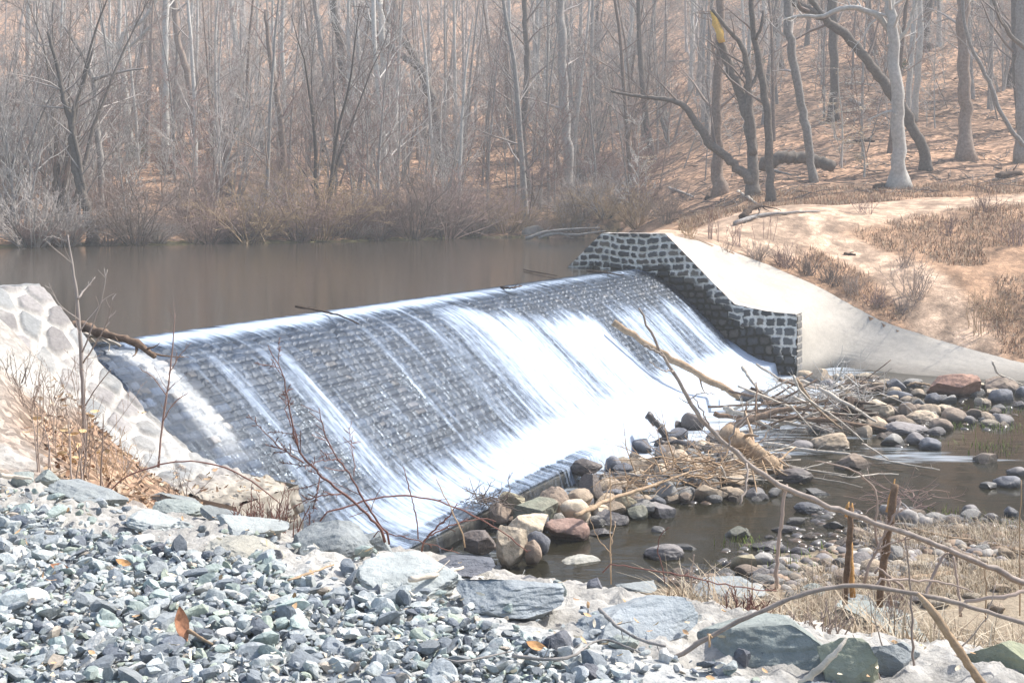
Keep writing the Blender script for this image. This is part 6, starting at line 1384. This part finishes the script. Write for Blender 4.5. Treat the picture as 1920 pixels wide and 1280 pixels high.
# brush and red stems on the sunny bank beyond the apron
bk = [(1340, 452, 72, 'rose', 9, .08, 'upright reddish stems at the top of the apron, left clump'), (1382, 462, 60, 'rose', 12, .16, 'upright reddish stems at the top of the apron, right clump'), (1438, 450, 55, 'rose', 5, .2, 'few thin stems beside the trail above the apron'),
      (1420, 487, 42, 'brown', 40, .9, 'brown brush along the upper edge of the apron, first clump'), (1470, 500, 50, 'rose', 44, .8, 'reddish brush along the upper edge of the apron, below the trail log'), (1515, 515, 52, 'brown', 46, .8, 'brown brush bulging over the middle of the apron edge'),
      (1560, 535, 50, 'dark', 40, .8, 'dark brush over the middle of the apron edge'), (1600, 552, 46, 'brown', 44, .9, 'brown brush where the apron begins to narrow'), (1645, 575, 46, 'rose', 40, .9, 'reddish brush right of where the apron narrows'),
      (1720, 560, 80, 'brown', 34, .55, 'fan shaped brown bush on the bank above the narrow apron'), (1690, 590, 40, 'dark', 30, 1., 'low dark brush below the fan shaped bush'), (1835, 672, 90, 'tan', 14, .2, 'thin straw stalks at the narrow right end of the apron'),
      (1880, 600, 60, 'tan', 24, .6, 'straw weeds on the bank at the right edge'), (1850, 400, 60, 'rose', 24, .7, 'reddish weeds on the far side of the sandy trail at right'), (1780, 440, 50, 'rose', 18, .7, 'sparse reddish weeds on the grassy slope above the trail'),
      (1620, 400, 40, 'rose', 16, .7, 'sparse reddish weeds beyond the sandy trail'), (1900, 460, 60, 'rose', 22, .6, 'reddish weeds on the slope at the right edge'), (1700, 500, 40, 'brown', 20, .8, 'brown weeds in the middle of the bank'), (1290, 446, 40, 'tan', 20, .7, 'tawny weeds just behind the top of the far wall')]
for px, py, H, m, n_, sp_, lab in bk: weed(px, py, H, lab, m, n_, sp_, 20, None, 'dry_brush', r=.011, cat='brush', y0=38, tw=5)
weed(1362, 552, 26, 'tuft of dry weeds growing from the wall coping', 'brown', 12, .6, 31, r=.008, y0=30)

# dry straw and green tufts
def blades(name, rng, N, fx, H, pal, w=.004, lay=1.0, kind='stuff', label=None, cat=None, org=None):
    V = []; F = []; cs = []; n = 0
    for _ in range(N):
        p = fx(rng)
        if p is None: continue
        h = rng.uniform(*H); a = rng.uniform(0, 6.28); ln = abs(rng.normal(.5, .3)) * lay; ww = w * rng.uniform(.7, 1.4); b = a + 1.57; q = np.array(p)
        for k in range(4):
            u = k / 3; c = q + np.array([math.cos(a) * ln * h * u ** 1.5, math.sin(a) * ln * h * u ** 1.5, h * u * (1 - .35 * ln * u)]); s_ = ww * (1 - .85 * u); V.append(c + [math.cos(b) * s_, math.sin(b) * s_, 0]); V.append(c - [math.cos(b) * s_, math.sin(b) * s_, 0])
        for k in range(3): F.append((n + 2 * k, n + 2 * k + 1, n + 2 * k + 3, n + 2 * k + 2))
        n += 8; cs.append(np.tile(np.array(pal[rng.integers(0, len(pal))]) * rng.uniform(.7, 1.2), (8, 1)))
    V = np.array(V); 
    if org is not None: V = V - np.array(org)
    o = mesh_obj(name, V, np.array(F), GR, cols=np.concatenate(cs))
    if org is not None: o.location = org
    if kind == 'stuff': tag(o, kind='stuff')
    else: tag(o, label, cat)
    return o
GR = mat('grass_blade', (0, 0, 0), .8, .2, attr=True)
straw = [(.46, .38, .27), (.38, .30, .21), (.54, .46, .34), (.32, .235, .16)]
pb = [on_z(a, b, WATER_Z)[:2] for a, b in [(1490, 1130), (1560, 1040), (1640, 985), (1760, 962), (1990, 975), (2050, 1120), (1500, 1160)]]
def fbank(rng):
    x, y = rng.uniform(3, 11), rng.uniform(12.5, 21.5)
    if not inside(x, y, pb) or vnoise(x * 1.1, y * 1.1, 0, 7) < .30: return None
    z = float(GZ(x, y)); return (x, y, z) if z > WATER_Z + .01 else None
# fast lookup of the ground height
_gx = np.linspace(-14, 34, 400); _gy = np.linspace(3.5, 62, 500); _G = ground(*np.meshgrid(_gx, _gy))
def GZ(x, y):
    i = min(max((x - _gx[0]) / (_gx[1] - _gx[0]), 0), 398.9); j = min(max((y - _gy[0]) / (_gy[1] - _gy[0]), 0), 498.9); a, b = int(i), int(j); u, v = i - a, j - b
    return (_G[b, a] * (1 - u) + _G[b, a + 1] * u) * (1 - v) + (_G[b + 1, a] * (1 - u) + _G[b + 1, a + 1] * u) * v
def fbank2(rng):
    x, y = rng.uniform(-.5, 9), rng.uniform(4, 16); e = float(edge_e(x, y))
    if e < .9 or e > 10.5 or x / y < .12 or vnoise(x * 1.3, y * 1.3, 0, 8) < .22: return None
    return (x, y, float(GZ(x, y)))
blades('straw_bank', rnd(203), 52000, fbank2, (.10, .30), straw, .0035, 1.8)
blades('dry_straw', rnd(201), 42000, fbank, (.12, .34), straw, .0045, 1.7)
def fslope(rng):
    y = rng.uniform(36, 60); x = rng.uniform(.13, .46) * y
    if y < np.interp(x, _ux, _uy) + .35: return None
    if rng.random() < float(path_mask(x, y)) * 1.3 or vnoise(x * .6, y * .6, 0, 9) < .28: return None
    z = GZ(x, y); return (x, y, z - .01) if z > -2.7 else None
blades('dry_grass', rnd(202), 60000, fslope, (.08, .28), [(.40, .30, .20), (.34, .23, .15), (.28, .17, .11), (.24, .15, .10), (.45, .36, .25)], .012, 1.3)
def fpond(rng):
    y = rng.uniform(56, 76); x = rng.uniform(-.44, .12) * y; z = float(GZ(x, y)) if y < 61 and x > -13 else None
    return None
for px, py, n_, lab in ((1400, 1020, 60, 'bright green grass tuft at the pool edge by the mossy wedge stone'), (1500, 1060, 120, 'green grass tuft among the stones left of the stakes'), (1798, 800, 60, 'small green grass tuft on the far rock bar'), (1880, 802, 150, 'bright green grass patch on the far rock bar near the right edge'),
                        (1850, 838, 160, 'low green grass at the far waterline near the right edge'), (1870, 770, 110, 'green grass behind the dark boulders at the right'), (1770, 965, 60, 'green sprouts at the near shore right of the stakes'), (1905, 1000, 110, 'sparse green grass on the bank by the right edge')):
    c = on_z(px, py, WATER_Z); rg = rnd(px)
    def fc(rng, c=c, n_=n_): return (c[0] + rng.normal(0, .012 * n_ ** .7), c[1] + rng.normal(0, .012 * n_ ** .7), max(GZ(c[0], c[1]), WATER_Z) - .02)
    blades('grass_patch' if n_ > 90 else 'grass_tuft', rg, n_, fc, (.06, .17), [(.16, .24, .04), (.24, .32, .06), (.30, .34, .09)], .006, .7, 'stuff' if n_ > 90 else 'thing', lab, 'grass', tuple(c))
# dead leaves clinging to small beeches on the hill: pale layered sprays
def leafy_sapling(px, py, H, label):
    p = hit(px, py, 44); rng = rnd(int(px)); h = H / FPX * p[1]; T = Tubes(); pts, rad, _ = limb(rng, (0, 0, -.2), (0, 0, 1), h, .06, .015, 8, .05, .05); T.tube(pts, rad, 6); V = []; F = []; c = 0
    for k in range(22):
        i = rng.integers(2, 8); d = side_dir(rng, np.array([0, 0, 1.]), rng.uniform(1.2, 1.6)); q, rq, _ = limb(rng, pts[i], d, h * rng.uniform(.2, .42), .018, .006, 5, .1, .02); T.tube(q, rq, 3)
        for j in range(16):
            v, f = leaf_mesh(rng, .11, .06, .4); M = np.array(Matrix.Rotation(rng.uniform(0, 6.28), 3, 'Z') @ Matrix.Rotation(rng.normal(0, .5), 3, 'X')); V.append(v @ M.T + q[rng.integers(1, 5)] + rng.normal(0, .1, 3) * [1, 1, .3]); F.append(f + c); c += len(v)
    root = empty('young_beech', tuple(p)); T.build('trunk', BARK['pale'], root); mesh_obj('dead_leaves', np.concatenate(V), np.concatenate(F), LPALE, root); tag(root, label, 'tree')
LPALE = mat('leaf_pale', (.66, .54, .38), .85, .2, (12, .2))
for a, b, H, lab in ((1578, 312, 190, 'young beech holding pale dead leaves, between the arched log and the beech'), (1620, 330, 90, 'small young beech with pale leaves right behind the big beech'), (700, 250, 70, 'young beech with pale dead leaves in the left wood'), (1565, 260, 80, 'young beech with pale leaves higher up the slope'), (1210, 350, 60, 'tiny young beech with pale leaves above the straw brush')): leafy_sapling(a, b, H, lab)
# a few evergreen saplings
def evergreen(px, py, H, label):
    p = hit(px, py, 44); rng = rnd(int(px) + 5); h = H / FPX * p[1]; T = Tubes(); K = Tubes(); pts, rad, _ = limb(rng, (0, 0, -.2), (0, 0, 1), h, .07, .02, 8, .03, .05); T.tube(pts, rad, 6)
    for k in range(60):
        u = rng.uniform(.15, 1); i = int(u * 6.9); d = side_dir(rng, np.array([0, 0, 1.]), rng.uniform(1.1, 1.6)); q, rq, _ = limb(rng, pts[i], d, h * .34 * (1.1 - u), .015, .008, 5, .08, -.1); K.tube(q, rq, 3); twigs(K, rng, q, np.maximum(rq, .02), 0, 14, .35, .014, (.6, 1.2), -.1)
    root = empty('evergreen_sapling', tuple(p)); T.build('trunk', BARK['brown'], root); K.build('foliage', NEEDLE, root); tag(root, label, 'tree')
NEEDLE = mat('needles', (.085, .12, .05), .9, .1, rand=.2)
for a, b, H, lab in ((262, 300, 70, 'small dark green evergreen in the left wood'), (405, 300, 75, 'bushy evergreen left of the crownless stump trunk'), (440, 270, 80, 'evergreen standing right behind the crownless stump trunk'), (345, 380, 60, 'low evergreen near the pond in the left wood'), (1030, 150, 80, 'evergreen high on the slope at centre'), (1130, 330, 50, 'small evergreen above the far wall'), (1420, 125, 60, 'evergreen behind the snapped tree'), (1690, 140, 55, 'evergreen sapling behind the big beech')): evergreen(a, b, H, lab)

# ================================================================== the air
def haze():
    m = bpy.data.materials.new('haze_air'); m.use_nodes = True; N = m.node_tree.nodes; L = m.node_tree.links; N.remove(N['Principled BSDF'])
    v = N.new('ShaderNodeVolumePrincipled'); v.inputs['Color'].default_value = (.95, .965, .97, 1); v.inputs['Density'].default_value = .0017; v.inputs['Anisotropy'].default_value = .1
    L.new(v.outputs[0], N['Material Output'].inputs['Volume'])
    x0, x1, y0, y1, z0, z1 = -215, 215, -6, 268, -8, 105
    V = [(x, y, z) for x in (x0, x1) for y in (y0, y1) for z in (z0, z1)]
    o = mesh_obj('haze', V, np.array([(0, 1, 3, 2), (4, 6, 7, 5), (0, 4, 5, 1), (2, 3, 7, 6), (0, 2, 6, 4), (1, 5, 7, 3)]), m, smooth=False); tag(o, kind='stuff')
haze()
